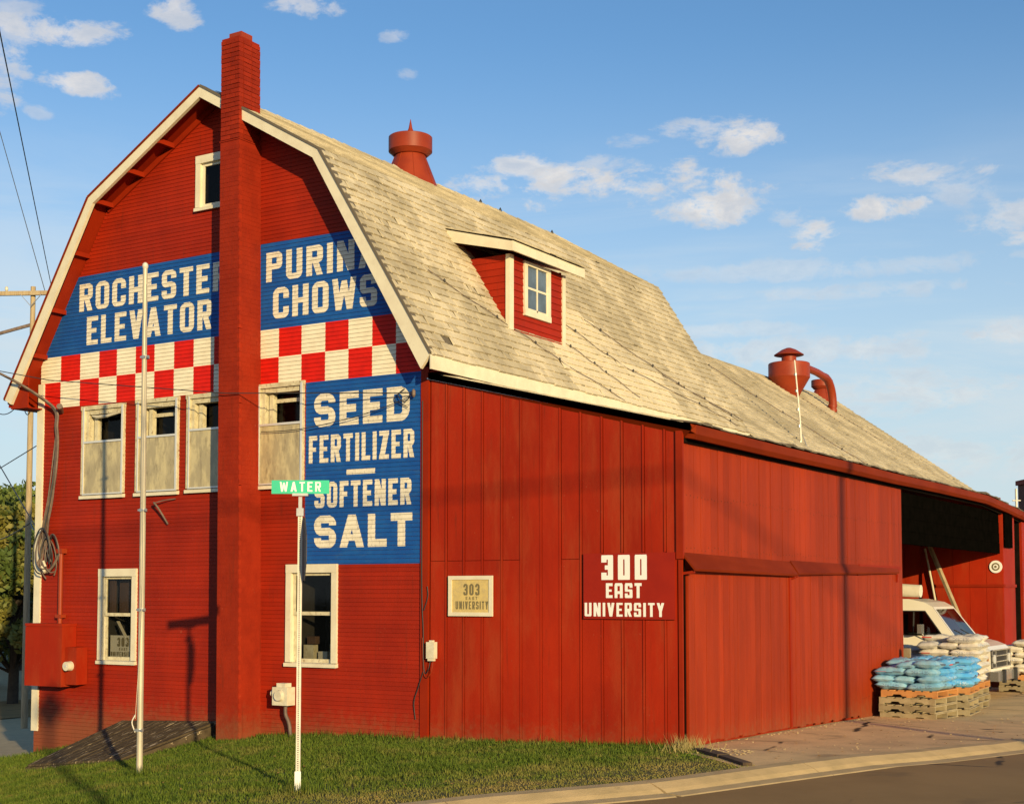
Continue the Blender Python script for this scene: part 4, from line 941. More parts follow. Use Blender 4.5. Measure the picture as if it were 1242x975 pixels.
for k in range(14): 
    y = 10.4+k*.56; mb = MB(); mb.hexa([(.2, y, Lz(.2)-.25), (4.1, y, Lz(4.1)-.22), (.2, y+.045, Lz(.2)-.25), (4.1, y+.045, Lz(4.1)-.22), (.2, y, Lz(.2)-.10), (4.1, y, Lz(4.1)-.095), (.2, y+.045, Lz(.2)-.10), (4.1, y+.045, Lz(4.1)-.095)]); build('rafter', mb, M['dark_wood'], lroof)

# rear wing: gable roof behind the barn ------------------------------------------------
rear = thing('rear_wing', 'long rear wing behind the barn with pale shingle gable roof, rust streaks and dust collectors', 'building', (-4.2, 21, 0))
RS = .715; RZ = lambda x: 8.9-RS*abs(x+4.18)
mb = MB(); mb.hexa([(-4.18, 11.42, 8.76), (.90, 11.42, RZ(.9)-.10), (-4.18, 30.5, 8.70), (.90, 30.5, RZ(.9)-.13), (-4.18, 11.42, 8.86), (.93, 11.42, RZ(.93)-.02), (-4.18, 30.5, 8.80), (.93, 30.5, RZ(.93)-.05)])
mb.hexa([(-9.3, 11.42, RZ(-9.3)-.1), (-4.18, 11.42, 8.76), (-9.3, 30.5, RZ(-9.3)-.1), (-4.18, 30.5, 8.70), (-9.3, 11.42, RZ(-9.3)-.02), (-4.18, 11.42, 8.86), (-9.3, 30.5, RZ(-9.3)-.02), (-4.18, 30.5, 8.80)])
rr_ = build('roof', mb, M['shingle_dark'], rear)
shingle_slope(rr_, (.97, RZ(.97)), (-4.18, 8.88), 11.5, 30.55, e=.16, w=.33)
shingle_slope(rr_, (-9.33, RZ(-9.33)), (-4.18, 8.88), 11.5, 30.55, e=.3, w=.8)
mb = MB(); mb.box((-8.9, 11.5, -1.2), (-8.85, 30.3, 5.6)); mb.box((.06, 18.1, -.3), (.10, 30.3, 5.3)); mb.prism([(-8.85, -1.2), (-8.85, 5.5), (-4.18, 8.7), (4.2, 2.72), (4.2, -.3)][:3]+[(.9, 5.1), (.9, -.3)], 'y', 30.2, 30.3); build('wall', mb, M['red_panel'], rear)
for k, (p, q) in enumerate((((-3.15, 24.45), (-1.9, 24.75)), ((-2.85, 26.75), (.2, 27.3)), ((-.9, 26.9), (-.1, 27.1)))):
    mb = MB(); w0 = .07
    if k == 0 or k == 1:
        x0, y0 = p; x1, y1 = q
        mb.add([(x0, y0-w0, RZ(x0)+.03), (x0, y0+w0, RZ(x0)+.03), (x1, y1+w0*.6, RZ(x1)+.03), (x1, y1-w0*.6, RZ(x1)+.03)], [(0, 1, 2, 3)])
        build('rust_streak', mb, mat('rust_stain', (.42, .27, .13), .9, (.50, .42, .28), 4) if k == 0 else bpy.data.materials['rust_stain'], rr_, fix=False)
ventilator(rear, -4.0, 28.8, 8.2, .60, .24, 9.02, .36, 9.08, 9.32, False)
# dust collector on the ridge
cx_, cy_ = -3.35, 24.0
cyc = build('dust_collector', MB().lathe([(.14, 7.9), (.40, 8.35), (.62, 8.72), (.63, 8.73), (.63, 9.16), (.61, 9.18), (.24, 9.20)], (cx_, cy_, 0), 40), M['red_metal'], rear)
build('outlet_neck', MB().lathe([(.225, 9.15), (.225, 9.48)], (cx_, cy_, 0), 30), M['red_metal'], cyc)
build('rain_hat', MB().lathe([(.02, 9.40), (.45, 9.43), (.455, 9.445), (.22, 9.60), (.07, 9.66), (.01, 9.67)], (cx_, cy_, 0), 32), M['red_metal'], cyc)
pth = [(cx_+.5, cy_+.2, 9.02), (cx_+.48, cy_+1.1, 9.02), (cx_+.46, cy_+1.8, 8.98)]
for k in range(9):
    a = math.pi/2*k/8; pth.append((cx_+.44, cy_+1.95+.75*math.sin(a), 8.98-.75*(1-math.cos(a))))
pth += [(cx_+.42, cy_+2.72, 7.9)]
build('duct', MB().tube(pth, [.115]*3+[.13]*9+[.12], 14), M['red_metal'], cyc)
build('duct_collar', MB().lathe([(.15, -.04), (.15, .04)], (cx_+.42, cy_+2.72, 8.15), 14).lathe([(.15, -.04), (.15, .04)], (cx_+.42, cy_+2.72, 8.0), 14), M['red_metal'], cyc)
# mast on the low roof edge
ma = thing('antenna_mast', 'thin pale jointed mast standing on the rear roof in front of the dust collector', 'mast', (.27, 15.24, 5.6))
build('pole', MB().tube([(.27, 15.24, 4.9), (.22, 15.24, 6.3), (.10, 15.24, 7.75)], [.028, .024, .018], 7), M['alum'], ma)
for z in (5.75, 6.15, 6.55, 7.0, 7.4): build('clamp', MB().lathe([(.038, -.03), (.038, .03)], (.27-.17*(z-4.9)/2.85, 15.24, z), 7), M['galv'], ma)
build('guy_bracket', MB().beam((.27, 15.24, 5.95), (.55, 15.2, 5.2), .02, .02), M['galv'], ma)

# ---------------------------------------------------------------- signs and fittings on the front
s = thing('address_sign', 'square yellowed tin sign reading 303 East University in a white frame on the battened wall', 'sign', (.88, -.03, 1.82))
fx0, fx1, fz0, fz1 = .50, 1.26, 1.82, 2.40
mb = MB(); mb.box((fx0+.05, -.052, fz0+.05), (fx1-.05, -.036, fz1-.05)); build('face', mb, M['tin'], s)
for a, c in (((fx0, -.066, fz0), (fx1, -.036, fz0+.055)), ((fx0, -.066, fz1-.055), (fx1, -.036, fz1)), ((fx0, -.064, fz0+.055), (fx0+.06, -.036, fz1-.055)), ((fx1-.06, -.064, fz0+.055), (fx1, -.036, fz1-.055))):
    build('frame_board', MB().box(a, c), M['white'], s)
flat_text('lettering', s, '303', (.76, -.052, 2.12), (1, 0, 0), (0, 0, 1), .28, .165, M['olive_letter'], 24, t=.19, w=.45, gap=.16)
flat_text('lettering', s, 'EAST', (.80, -.052, 2.055), (1, 0, 0), (0, 0, 1), .20, .045, M['olive_letter'], 10, t=.2, w=.7, gap=.5)
flat_text('lettering', s, 'UNIVERSITY', (.625, -.052, 1.92), (1, 0, 0), (0, 0, 1), .56, .115, M['olive_letter'], 20, t=.17, w=.42, gap=.16)
s = thing('address_sign', 'dark red board with big white block lettering 300 East University, beside the wall corner', 'sign', (3.4, -.03, 1.80))
mb = MB(); mb.box((2.74, -.055, 1.80), (4.12, -.037, 2.69)); build('board', mb, M['sign_red'], s)
flat_text('lettering', s, '300', (3.02, -.055, 2.33), (1, 0, 0), (0, 0, 1), .69, .335, M['signwhite'], 34, t=.22, w=.50, r=.05, gap=.20, blocky=True)
flat_text('lettering', s, 'EAST', (3.09, -.055, 2.085), (1, 0, 0), (0, 0, 1), .54, .20, M['signwhite'], 26, t=.22, w=.58, r=.12, gap=.16, blocky=True)
flat_text('lettering', s, 'UNIVERSITY', (2.76, -.055, 1.835), (1, 0, 0), (0, 0, 1), 1.20, .185, M['signwhite'], 26, t=.19, w=.52, r=.12, gap=.16, blocky=True)
# red service box with meter
s = thing('electric_service_box', 'large red electric box with a round white meter and conduit at the left barn corner', 'electric box', (-7.8, -.3, .55))
build('cabinet', MB().box((-8.30, -.34, .54), (-7.38, -.03, 1.61)), M['red_panel'], s)
build('cabinet_lid', MB().box((-8.315, -.36, 1.575), (-7.365, -.03, 1.625)).box((-8.31, -.352, .54), (-7.37, -.341, 1.56)), M['red_panel'], s)
build('meter_box', MB().box((-7.365, -.27, .58), (-7.09, -.03, 1.22)), M['red_panel'], s)
mt_ = build('meter', MB().tube([(-7.23, -.27, .90), (-7.23, -.38, .90)], [.085, .078], 16), M['ivory'], s)
build('meter_dial', MB().box((-7.265, -.386, .885), (-7.20, -.381, .93)), M['storm_metal'], mt_)
build('conduit', MB().tube([(-7.72, -.10, 1.6), (-7.72, -.10, 2.9)], .042, 10), M['red_metal'], s)
build('conduit_clamp', MB().box((-7.79, -.15, 1.72), (-7.65, -.03, 1.78)), M['red_metal'], s)
build('conduit_clamp', MB().box((-7.79, -.15, 2.85), (-7.65, -.03, 2.93)), M['red_metal'], s)
# service cables: weatherhead bundle running down the wall
def bez(P, n=24):
    o = []
    P = [Vector(p) for p in P]; P = [P[0]*2-P[1]]+P+[P[-1]*2-P[-2]]
    for i in range(1, len(P)-2):
        for k in range(n):
            t = k/n; o.append(tuple(.5*((2*P[i])+(-P[i-1]+P[i+1])*t+(2*P[i-1]-5*P[i]+4*P[i+1]-P[i+2])*t*t+(-P[i-1]+3*P[i]-3*P[i+1]+P[i+2])*t**3)))
    o.append(tuple(P[-2])); return o
s = thing('service_drop', 'bundled grey service cables curving down the left side of the front wall into loose loops', 'cable bundle', (-8, -.1, 3))
A0 = (-7.90, -.16, 4.95)
for k, (dx, mm) in enumerate(((0, 'cable'), (.022, 'cable'), (-.020, 'cable'))):
    build('cable', MB().tube(bez([(-11.8+dx, -3.9, 7.45), (-9.2, -1.3, 6.35), (-8.05+dx, -.22, 5.55), (-7.88+dx, -.12, 5.05), (-7.93+dx, -.09, 4.3), (-8.12+dx*2, -.08, 3.55), (-8.22+dx*4, -.10, 3.0), (-8.2-dx*3, -.14, 2.65), (-8.0+dx, -.12, 2.55+dx), (-7.75, -.10, 2.85)], 8), .022, 6), M[mm], s)
for k in range(6):
    r0 = random.uniform(.20, .36); zc = 2.78+random.uniform(-.10, .16); xc = -8.0+random.uniform(-.12, .10); t0 = random.uniform(-1.2, .6)
    pts_ = [(xc+r0*math.cos(t)*.62, -.10-.02*k-.02*math.sin(t*2), zc+r0*1.15*math.sin(t)) for t in np.linspace(t0, t0+random.uniform(4.2, 6.0), 12)]
    build('loop', MB().tube(bez(pts_, 4), .013, 5), M['wire' if k % 2 else 'cable'], s)
for k in range(3):
    build('strand', MB().tube(bez([(-7.9-.02*k, -.09, 4.9), (-7.95-.04*k, -.10-.02*k, 3.9), (-8.10-.05*k, -.12, 3.2), (-8.18+.12*k, -.13, 2.7)], 6), .012, 5), M['wire' if k % 2 else 'cable'], s)
build('splice', MB().tube([(-8.16, -.15, 2.62), (-8.06, -.16, 2.52)], .028, 7).tube([(-8.10, -.17, 2.72), (-8.05, -.16, 2.62)], .024, 7), M['paper'], s)
build('anchor', MB().tube([(-7.86, -.02, 5.36), (-7.70, -.22, 5.44)], [.03, .055], 8), M['cable'], s)
# wires left of the barn
def wire(name, lb, pts_, r=.011, sag=0, grp=None, mt='wire', kn=None):
    P = []
    for p, q in zip(pts_, pts_[1:]):
        for i in range(16): f = i/16; v = Vector(p).lerp(Vector(q), f); v.z -= sag*4*f*(1-f); P.append(tuple(v))
    P.append(tuple(pts_[-1])); o = build(name, MB().tube(P, r, 5), M[mt], None, P[0]); tag(o, lb, 'wire', grp); return o
wire('overhead_wire', 'thin wire crossing the checkers and chimney to an anchor at the right wall corner', [(-12.5, -2.5, 6.9), (-7.6, -.55, 5.85), (-3.4, -.60, 5.30), (-.14, -.10, 5.12)], .008)
ins = thing('wire_anchor', 'small tangled wire anchor above the D of SEED near the wall corner', 'anchor', (-.2, -.05, 5.1))
build('insulator', MB().lathe([(.012, -.06), (.03, -.03), (.03, .03), (.012, .06)], (-.12, -.08, 5.12), 8), M['cable'], ins)
build('twisted_wire', MB().tube(bez([(-.14, -.08, 5.12), (-.3, -.07, 5.0), (-.42, -.06, 5.12), (-.3, -.06, 5.2), (-.5, -.05, 5.06), (-.25, -.05, 4.92)], 6), .007, 5), M['wire'], ins)
wire('overhead_wire', 'slack wire from the small corner anchor across the lower blue sign to the chimney', [(-3.1, -.10, 4.72), (-1.6, -.11, 4.78), (-.16, -.09, 5.08)], .007, .04)
# white utility meter low on the wall
s = thing('gas_meter', 'ivory utility meter with a bent grey pipe, low on the wall right of the chimney', 'meter', (-2.55, -.15, .3))
build('body', MB().box((-2.66, -.27, .42), (-2.36, -.08, .70)).box((-2.60, -.24, .70), (-2.42, -.10, .76)), M['ivory'], s)
build('dial_cover', MB().tube([(-2.51, -.27, .57), (-2.51, -.32, .57)], [.09, .075], 14), M['ivory'], s)
build('regulator', MB().tube([(-2.74, -.17, .60), (-2.66, -.17, .58)], [.055, .03], 12), M['ivory'], s)
build('pipe', MB().tube(bez([(-2.47, -.17, .44), (-2.47, -.17, .28), (-2.41, -.15, .12), (-2.38, -.13, -.25)], 5), .03, 8), M['cable'], s)
# junction box at the wall corner
s = thing('junction_box', 'small ivory junction box with hanging wires on the corner of the battened wall', 'junction box', (.22, -.05, 1.2))
build('box', MB().box((.15, -.12, 1.20), (.29, -.036, 1.44)).box((.17, -.11, 1.165), (.27, -.05, 1.20)).box((.19, -.10, 1.44), (.25, -.05, 1.465)), M['ivory'], s)
for k, P in enumerate(([(.20, -.08, 1.17), (.17, -.08, 1.05), (.11, -.06, .98), (.06, -.05, 1.08), (.05, -.05, 1.6), (.02, -.05, 2.4), (.02, -.045, 5.0)], [(.25, -.08, 1.17), (.22, -.09, 1.0), (.14, -.07, .92), (.06, -.05, 1.0), (.03, -.05, 1.5)], [(.06, -.05, 1.9), (.13, -.05, 2.1), (.12, -.05, 2.25)], [(.05, -.05, 1.0), (-.05, -.04, .75), (-.12, -.04, .55), (-.10, -.03, .3)])):
    build('wire', MB().tube(bez(P, 5), .007, 5), M['wire' if k != 1 else 'red_metal'], s)
# iron hook under the windows
s = tag(build('wall_hook', MB().tube(bez([(-5.48, -.03, 3.62), (-5.40, -.16, 3.66), (-5.30, -.14, 3.55), (-5.18, -.05, 3.30)], 5), .018, 6).tube(bez([(-5.40, -.14, 3.66), (-5.2, -.10, 3.70), (-5.02, -.04, 3.72)], 4), .010, 5), M['cable'], None, (-5.3, -.05, 3.5)), 'dark red iron hook bracket on the clapboards below the middle upper window', 'hook')
# cellar hatch: sloping planks
s = thing('cellar_hatch', 'sloping weathered plank cellar hatch against the wall left of the chimney', 'hatch', (-5.2, -1, -.4))
P00 = Vector((-6.22, -.03, -.03)); P10 = Vector((-4.02, -.03, .06)); P01 = Vector((-6.5, -1.75, -.62)); P11 = Vector((-4.15, -1.95, -.36))
N = 13
for i in range(N):
    f0, f1 = i/N+.004, (i+1)/N-.004; w_ = random.uniform(-.02, .02)
    a, c, e, h = P00.lerp(P10, f0), P00.lerp(P10, f1), P01.lerp(P11, f0), P01.lerp(P11, f1); e.y += w_; h.y += w_
    u = Vector((0, 0, .03+random.uniform(0, .006))); mb = MB(); mb.hexa([tuple(e), tuple(h), tuple(a), tuple(c), tuple(e+u), tuple(h+u), tuple(a+u), tuple(c+u)]); build('plank', mb, M['hatch'], s)
def side(a, c, nm, mt):
    mb = MB(); a2 = Vector((a.x, a.y, -.95)); c2 = Vector((c.x, c.y, -.95)); d = (c-a).normalized().cross(Vector((0, 0, 1)))*.04
    mb.hexa([tuple(a2-d), tuple(c2-d), tuple(a2+d), tuple(c2+d), tuple(a-d-Vector((0, 0, .006))), tuple(c-d-Vector((0, 0, .006))), tuple(a+d-Vector((0, 0, .006))), tuple(c+d-Vector((0, 0, .006)))]); build(nm, mb, mt, s)
side(P10, P11, 'side_board', M['hatch']); side(P00, P01, 'side_board', M['dark_wood']); side(P01, P11, 'front_board', M['hatch'])
build('handle', MB().tube(bez([(-5.6, -1.45, -.42), (-5.5, -1.3, -.36), (-5.35, -1.25, -.34), (-5.25, -1.4, -.40)], 5), .014, 6), M['galv'], s)

# flagpole
fl = thing('flagpole', 'tall slender silver flagpole standing on the grass in front of the left windows', 'flagpole', (-1.92, -3.70, -.16))
build('pole', MB().tube([(-1.92, -3.70, -.5), (-1.93, -3.70, 3.0), (-1.95, -3.71, 6.50)], [.042, .038, .031], 14), M['flag_alum'], fl)
build('finial', MB().lathe([(.032, -.03), (.042, 0), (.036, .035), (.015, .055), (.001, .06)], (-1.95, -3.71, 6.53), 12), M['alum'], fl)
for z in (3.25, 1.93, 5.3, .35): build('clamp', MB().lathe([(.055, -.02), (.055, .02)], (-1.93, -3.70, z), 10).box((-1.98, -3.75, z-.012), (-1.83, -3.73, z+.012)), M['galv'], fl)
build('cleat', MB().tube(bez([(-1.98, -3.73, .55), (-2.01, -3.76, .45), (-1.98, -3.73, .32)], 4), .010, 5), M['alum'], fl)
build('halyard', MB().tube(bez([(-1.87, -3.75, 6.3), (-1.87, -3.76, 4.2), (-1.86, -3.76, 2.0), (-1.96, -3.75, .5)], 8), .004, 4), M['paper'], fl)

# street sign with stop sign seen edge-on
ss = thing('street_sign', 'green street-name sign reading WATER on a perforated post with a stop sign seen edge-on', 'street sign', (2.0, -5.13, 0))
px, py = 2.0, -5.13
SR = Vector((.8496, .5274, 0)); SF = Vector((-.5274, .8496, 0))
mb = MB(); 
M4 = Matrix((SR, SF, Vector((0, 0, 1)))).transposed().to_4x4(); M4 = Matrix.Translation((px, py, .035)) @ M4 @ Matrix.Scale(.96, 4)
mb.box((-.025, -.006, -.5), (-.012, .022, 3.10), M4); mb.box((.012, -.006, -.5), (.025, .022, 3.10), M4); mb.box((-.012, -.010, -.5), (.012, -.004, 3.10), M4)
build('post', mb, M['alum'], ss)
mb = MB()
for k in range(118): 
    z = .20+k*.0245; mb.box((-.006, -.0125, z), (.006, -.0102, z+.012), M4)
build('post_holes', mb, M['black'], ss)
build('reflector_strip', MB().box((-.035, -.018, -.05), (.035, -.012, .19), M4), M['signwhite'], ss)
build('cap_bracket', MB().box((-.04, -.03, 3.08), (.04, .04, 3.17), M4).box((-.02, -.012, 3.17), (.02, .012, 3.30), M4).box((-.09, -.03, 3.31), (.09, .03, 3.34), M4), M['galv'], ss)
mb = MB(); mb.box((-.33, -.012, 3.335), (.33, -.008, 3.49), M4); bl = build('name_blade', mb, M['green_sign'], ss)
O = M4 @ Vector((-.235, -.012, 3.36)); flat_text('lettering', bl, 'WATER', O, SR, (0, 0, 1), .451, .107, M['signwhite'], 26, t=.19, w=.62, r=.2, gap=.30)
# octagon plate, almost edge-on: faces to the left of the view
az_ = math.radians(135.2); pd = Vector((math.cos(az_), math.sin(az_), 0)); pn = Vector((-pd.y, pd.x, 0))
ctr = Vector((px, py, 2.63))+SR*.042
R8 = .375; oct_ = [(R8*math.cos(math.pi/8+k*math.pi/4), R8*math.sin(math.pi/8+k*math.pi/4)) for k in range(8)]
mb = MB(); vs = [tuple(ctr+pd*u+Vector((0, 0, v))-pn*.002) for u, v in oct_]+[tuple(ctr+pd*u+Vector((0, 0, v))+pn*.002) for u, v in oct_]
mb.add(vs, [tuple(range(8)), tuple(range(8, 16))[::-1]]+[(i, (i+1) % 8, (i+1) % 8+8, i+8) for i in range(8)])
sg = build('stop_plate', mb, mat('dull_sign_back', (.06, .05, .05), .6), ss)
mb = MB(); mb.add([tuple(ctr+pd*u*.95+Vector((0, 0, v*.95))-pn*.0045) for u, v in oct_], [tuple(range(8))]); build('stop_face', mb, M['bright_red'], sg, fix=False)
flat_text('lettering', sg, 'STOP', ctr-pd*.27+Vector((0, 0, -.12))-pn*.005, pd, (0, 0, 1), .54, .24, M['signwhite'], 20, t=.2, w=.5, gap=.12)

# ---------------------------------------------------------------- bay contents
s = thing('round_plaque', 'round cream and olive ringed plaque on the red rear wall of the open bay', 'plaque', (4.08, 17.96, 2.79))
build('disc', MB().tube([(4.08, 17.97, 2.79), (4.08, 17.945, 2.79)], .15, 24), M['signwhite'], s)
build('ring', MB().tube([(4.08, 17.944, 2.79), (4.08, 17.940, 2.79)], .095, 24), M['olive_letter'], s); build('centre', MB().tube([(4.08, 17.939, 2.79), (4.08, 17.934, 2.79)], .06, 20), M['signwhite'], s); build('hub', MB().tube([(4.08, 17.933, 2.79), (4.08, 17.928, 2.79)], .03, 16), M['olive_letter'], s)
tag(build('leaning_pole', MB().tube([(3.15, 17.3, -.07), (2.62, 17.7, 2.4), (2.42, 17.86, 3.25)], .028, 7), M['paper'], None, (3.1, 17.3, 0)), 'thin pale pole leaning on the rear wall behind the van', 'pole')
tag(build('leaning_timber', MB().beam((4.05, 17.2, -.07), (2.55, 17.8, 3.3), .10, .07), M['pallet'], None, (4, 17.2, 0)), 'thick weathered timber leaning diagonally on the rear wall behind the van', 'timber')
# van --------------------------------------------------------------------------------
VX, VY, VZ = 4.95, 13.55, -.07; VW = 1.9
van = thing('van', 'cream white cargo van parked nose out in the open bay behind sack stacks', 'van', (2.6, VY+VW/2, VZ))
prof = [(0, .50), (-.02, .62), (-.03, 1.02), (-.10, 1.10), (-.30, 1.17), (-.72, 1.27), (-1.22, 1.93), (-1.40, 2.03), (-1.75, 2.10), (-5.1, 2.10), (-5.25, 2.0), (-5.3, .5), (-4.9, .45), (-4.8, .35), (-1.45, .35), (-1.35, .75), (-1.1, .82), (-.85, .75), (-.75, .38), (-.1, .38)]
mb = MB(); n_ = len(prof)
def vy(z, s_):   # tumblehome
    t = 0 if z < 1.2 else (z-1.2)*.16; return (VY+t) if s_ == 0 else (VY+VW-t)
inset = [(.06 if i in (0, 1, 2) else 0) for i in range(n_)]
vs = [(VX+x, vy(z, 0)+(.07 if x > -.2 else .0), VZ+z) for x, z in prof]+[(VX+x, vy(z, 1)-(.07 if x > -.2 else .0), VZ+z) for x, z in prof]
fs = []
for i in range(n_): fs.append((i, (i+1) % n_, (i+1) % n_+n_, i+n_))
mb.add(vs, fs, False)
# side faces with window openings: build as quads around the door glass
mb2 = MB(); body = MB(); body.add(vs, [f for k, f in enumerate(fs) if k != 5])
for s_ in (0, 1):
    q = lambda x, z: (VX+x, vy(z, s_)+((.07 if s_ == 0 else -.07) if x > -.2 else 0), VZ+z)
    G = [(-1.0, 1.33), (-1.38, 1.84), (-2.35, 1.84), (-2.35, 1.33)]
    for poly in ([(0, .5), (-.02, .62), (-.03, 1.02), (-.10, 1.10), (-.30, 1.17), (-.72, 1.27), (-.75, .75), (-.75, .38), (-.1, .38)],
                 [(-.72, 1.27), (-1.0, 1.33), (-2.35, 1.33), (-2.35, .35), (-1.45, .35), (-1.35, .75), (-1.1, .82), (-.85, .75), (-.75, .75)],
                 [(-.72, 1.27), (-1.22, 1.93), (-1.38, 1.84), (-1.0, 1.33)], [(-1.22, 1.93), (-1.40, 2.03), (-1.75, 2.10), (-2.35, 2.10), (-2.35, 1.84), (-1.38, 1.84)],
                 [(-2.35, .35), (-2.35, 2.10), (-5.1, 2.1), (-5.25, 2.0), (-5.3, .5), (-4.9, .45), (-4.8, .35)]):
        body.add([q(x, z) for x, z in poly], [tuple(range(len(poly)))])
bd = build('body', body, M['van'], van)
A = Vector((VX-.72, 0, VZ+1.27)); B_ = Vector((VX-1.22, 0, VZ+1.93))
def ws(f, g_):
    p = A.lerp(B_, f); z = p.z-VZ; return (p.x+.004, vy(z, 0)+(VW-2*(vy(z, 0)-VY))*g_, p.z+.002)
frame = MB()
for (f0, f1, g0, g1) in ((0, .06, 0, 1), (.92, 1, 0, 1), (.06, .92, 0, .055), (.06, .92, .945, 1)): frame.add([ws(f0, g0), ws(f0, g1), ws(f1, g1), ws(f1, g0)], [(0, 1, 2, 3)])
build('windscreen_frame', frame, M['van'], van, fix=False)
build('windscreen', MB().add([ws(.06, .055), ws(.06, .945), ws(.92, .945), ws(.92, .055)], [(0, 1, 2, 3)]), M['vanglass'], van, fix=False)
build('wiper', MB().tube([ws(.05, .45), ws(.25, .2)], .012, 5).tube([ws(.05, .75), ws(.25, .5)], .012, 5), M['black'], van)
for s_ in (0, 1):
    G = [(-1.0, 1.33), (-1.38, 1.84), (-2.35, 1.84), (-2.35, 1.33)]; yy = lambda z: vy(z, s_)+(.02 if s_ == 0 else -.02)
    build('side_glass', MB().add([(VX+x, yy(z), VZ+z) for x, z in G], [(0, 1, 2, 3)] if s_ else [(3, 2, 1, 0)]), M['vandark'], van, fix=False)
    e = -.012 if s_ == 0 else .012; P = [(VX+x, vy(z, s_)+e, VZ+z) for x, z in G]
    mb = MB()
    for i in range(4): mb.beam(P[i], P[(i+1) % 4], .02, .02)
    mb.beam((VX-1.62, vy(1.33, s_)+e, VZ+1.33), (VX-1.62, vy(1.84, s_)+e, VZ+1.84), .02, .03); build('window_seal', mb, M['black'], van)
build('interior', MB().box((VX-2.9, VY+.15, VZ+.5), (VX-.9, VY+VW-.15, VZ+1.2)).box((VX-2.45, VY+.25, VZ+1.2), (VX-2.2, VY+.85, VZ+1.75)).box((VX-2.45, VY+1.05, VZ+1.2), (VX-2.2, VY+1.65, VZ+1.75)).box((VX-4.0, VY+.2, VZ+.5), (VX-3.9, VY+VW-.2, VZ+2.0)), M['dark_in'], van)
build('door_seam', MB().box((VX-2.42, VY-.004, VZ+.4), (VX-2.405, VY+.001, VZ+1.3)).box((VX-.98, VY-.004, VZ+.42), (VX-.965, VY+.001, VZ+1.3)), M['dark_in'], van)
build('side_trim', MB().box((VX-5.1, VY-.012, VZ+.86), (VX-1.45, VY+.0, VZ+.885)).box((VX-.72, VY-.012, VZ+.86), (VX-.25, VY+.0, VZ+.885)), M['chrome'], van)
build('bonnet_seam', MB().box((VX-.74, VY+.06, VZ+1.262), (VX-.72, VY+VW-.06, VZ+1.285)), M['dark_in'], van)
build('marker_lamp', MB().box((VX-.17, VY+.045, VZ+.80), (VX-.05, VY+.075, VZ+.88)), M['pallet_new'], van)
build('door_handle', MB().box((VX-2.3, VY-.03, VZ+1.12), (VX-2.15, VY-.0, VZ+1.16)), M['chrome'], van)
build('mirror', MB().box((VX-1.45, VY-.27, VZ+1.36), (VX-1.36, VY-.07, VZ+1.56)).beam((VX-1.35, VY, VZ+1.22), (VX-1.4, VY-.16, VZ+1.4), .02, .02), M['chrome'], van)
gy0, gy1 = VY+.12, VY+VW-.12
gr = build('grille', MB().box((VX-.03, gy0, VZ+.64), (VX-.005, gy1, VZ+1.02)), M['dark_in'], van)
for k in range(4): build('grille_bar', MB().box((VX-.01, gy0, VZ+.64+k*.122), (VX+.02, gy1, VZ+.662+k*.122)), M['chrome'], gr)
for y in (gy0, gy0+.32, gy1-.34, gy1-.02): build('grille_post', MB().box((VX-.01, y, VZ+.64), (VX+.018, y+.02, VZ+1.03)), M['chrome'], gr)
for y in (gy0+.17, gy1-.17): build('headlight', MB().tube([(VX-.01, y, VZ+.83), (VX+.025, y, VZ+.83)], .10, 14), M['storm_metal'], van)
bm_ = build('bumper', MB().box((VX-.02, VY-.02, VZ+.38), (VX+.16, VY+VW+.02, VZ+.58)), M['chrome'], van)
for y in (VY+.35, VY+VW-.5): build('bumper_guard', MB().box((VX+.15, y, VZ+.34), (VX+.21, y+.14, VZ+.62)), M['black'], bm_)
for wx in (-1.1, -4.35):
    for wy in (VY+.02, VY+VW-.24):
        wl = build('wheel', MB().tube([(VX+wx, wy, VZ+.34), (VX+wx, wy+.22, VZ+.34)], .34, 20), M['black'], van)
        build('rim', MB().tube([(VX+wx, wy-.006, VZ+.34), (VX+wx, wy+.226, VZ+.34)], .19, 16), M['chrome'], wl)
mb = MB(); mb.tube([(VX-2.7, VY+.4, 2.20), (VX-2.0, VY+.42, 2.22), (VX-1.55, VY+.42, 2.20)], [.16, .15, .14], 10)
tag(build('rolled_bundle', mb, M['bagwhite'], None, (VX-2.2, VY+.4, 2.05)), 'white rolled bundle tied on top of the van roof', 'bundle')

# pallets and sacks -------------------------------------------------------------------
def pallet_mesh():
    """unit parts in local coords: deck boards across x, stringers along x; 1.15 x 1.0 x .13"""
    return
PW, PD, PH = 1.16, 1.02, .125
def make_pallet(mt):
    r = bpy.data.objects.new('pallet', None); COL.objects.link(r)
    bmsh = meshof(MB().box((-PW/2, -.045, -.009), (PW/2, .045, .009)), 'deck_board', M[mt])
    for k in range(7): put('deck_board', bmsh, r, (0, -PD/2+.05+k*(PD-.10)/6, PH-.009), (0, 0, random.gauss(0, .006)))
    for k in (0, 3, 6): put('bottom_board', bmsh, r, (0, -PD/2+.05+k*(PD-.10)/6, .009))
    for sy in (-1, 0, 1):
        # stringer notched twice
        prof_ = [(-PD/2+.005, .019), (-PD/2+.20, .019), (-PD/2+.23, .052), (-PD/2+.36, .052), (-PD/2+.39, .019), (PD/2-.39, .019), (PD/2-.36, .052), (PD/2-.23, .052), (PD/2-.20, .019), (PD/2-.005, .019), (PD/2-.005, .106), (-PD/2+.005, .106)]
        x = sy*(PW/2-.025); build('stringer', MB().prism(prof_, 'x', x-.019, x+.019), M[mt], r)
    return r
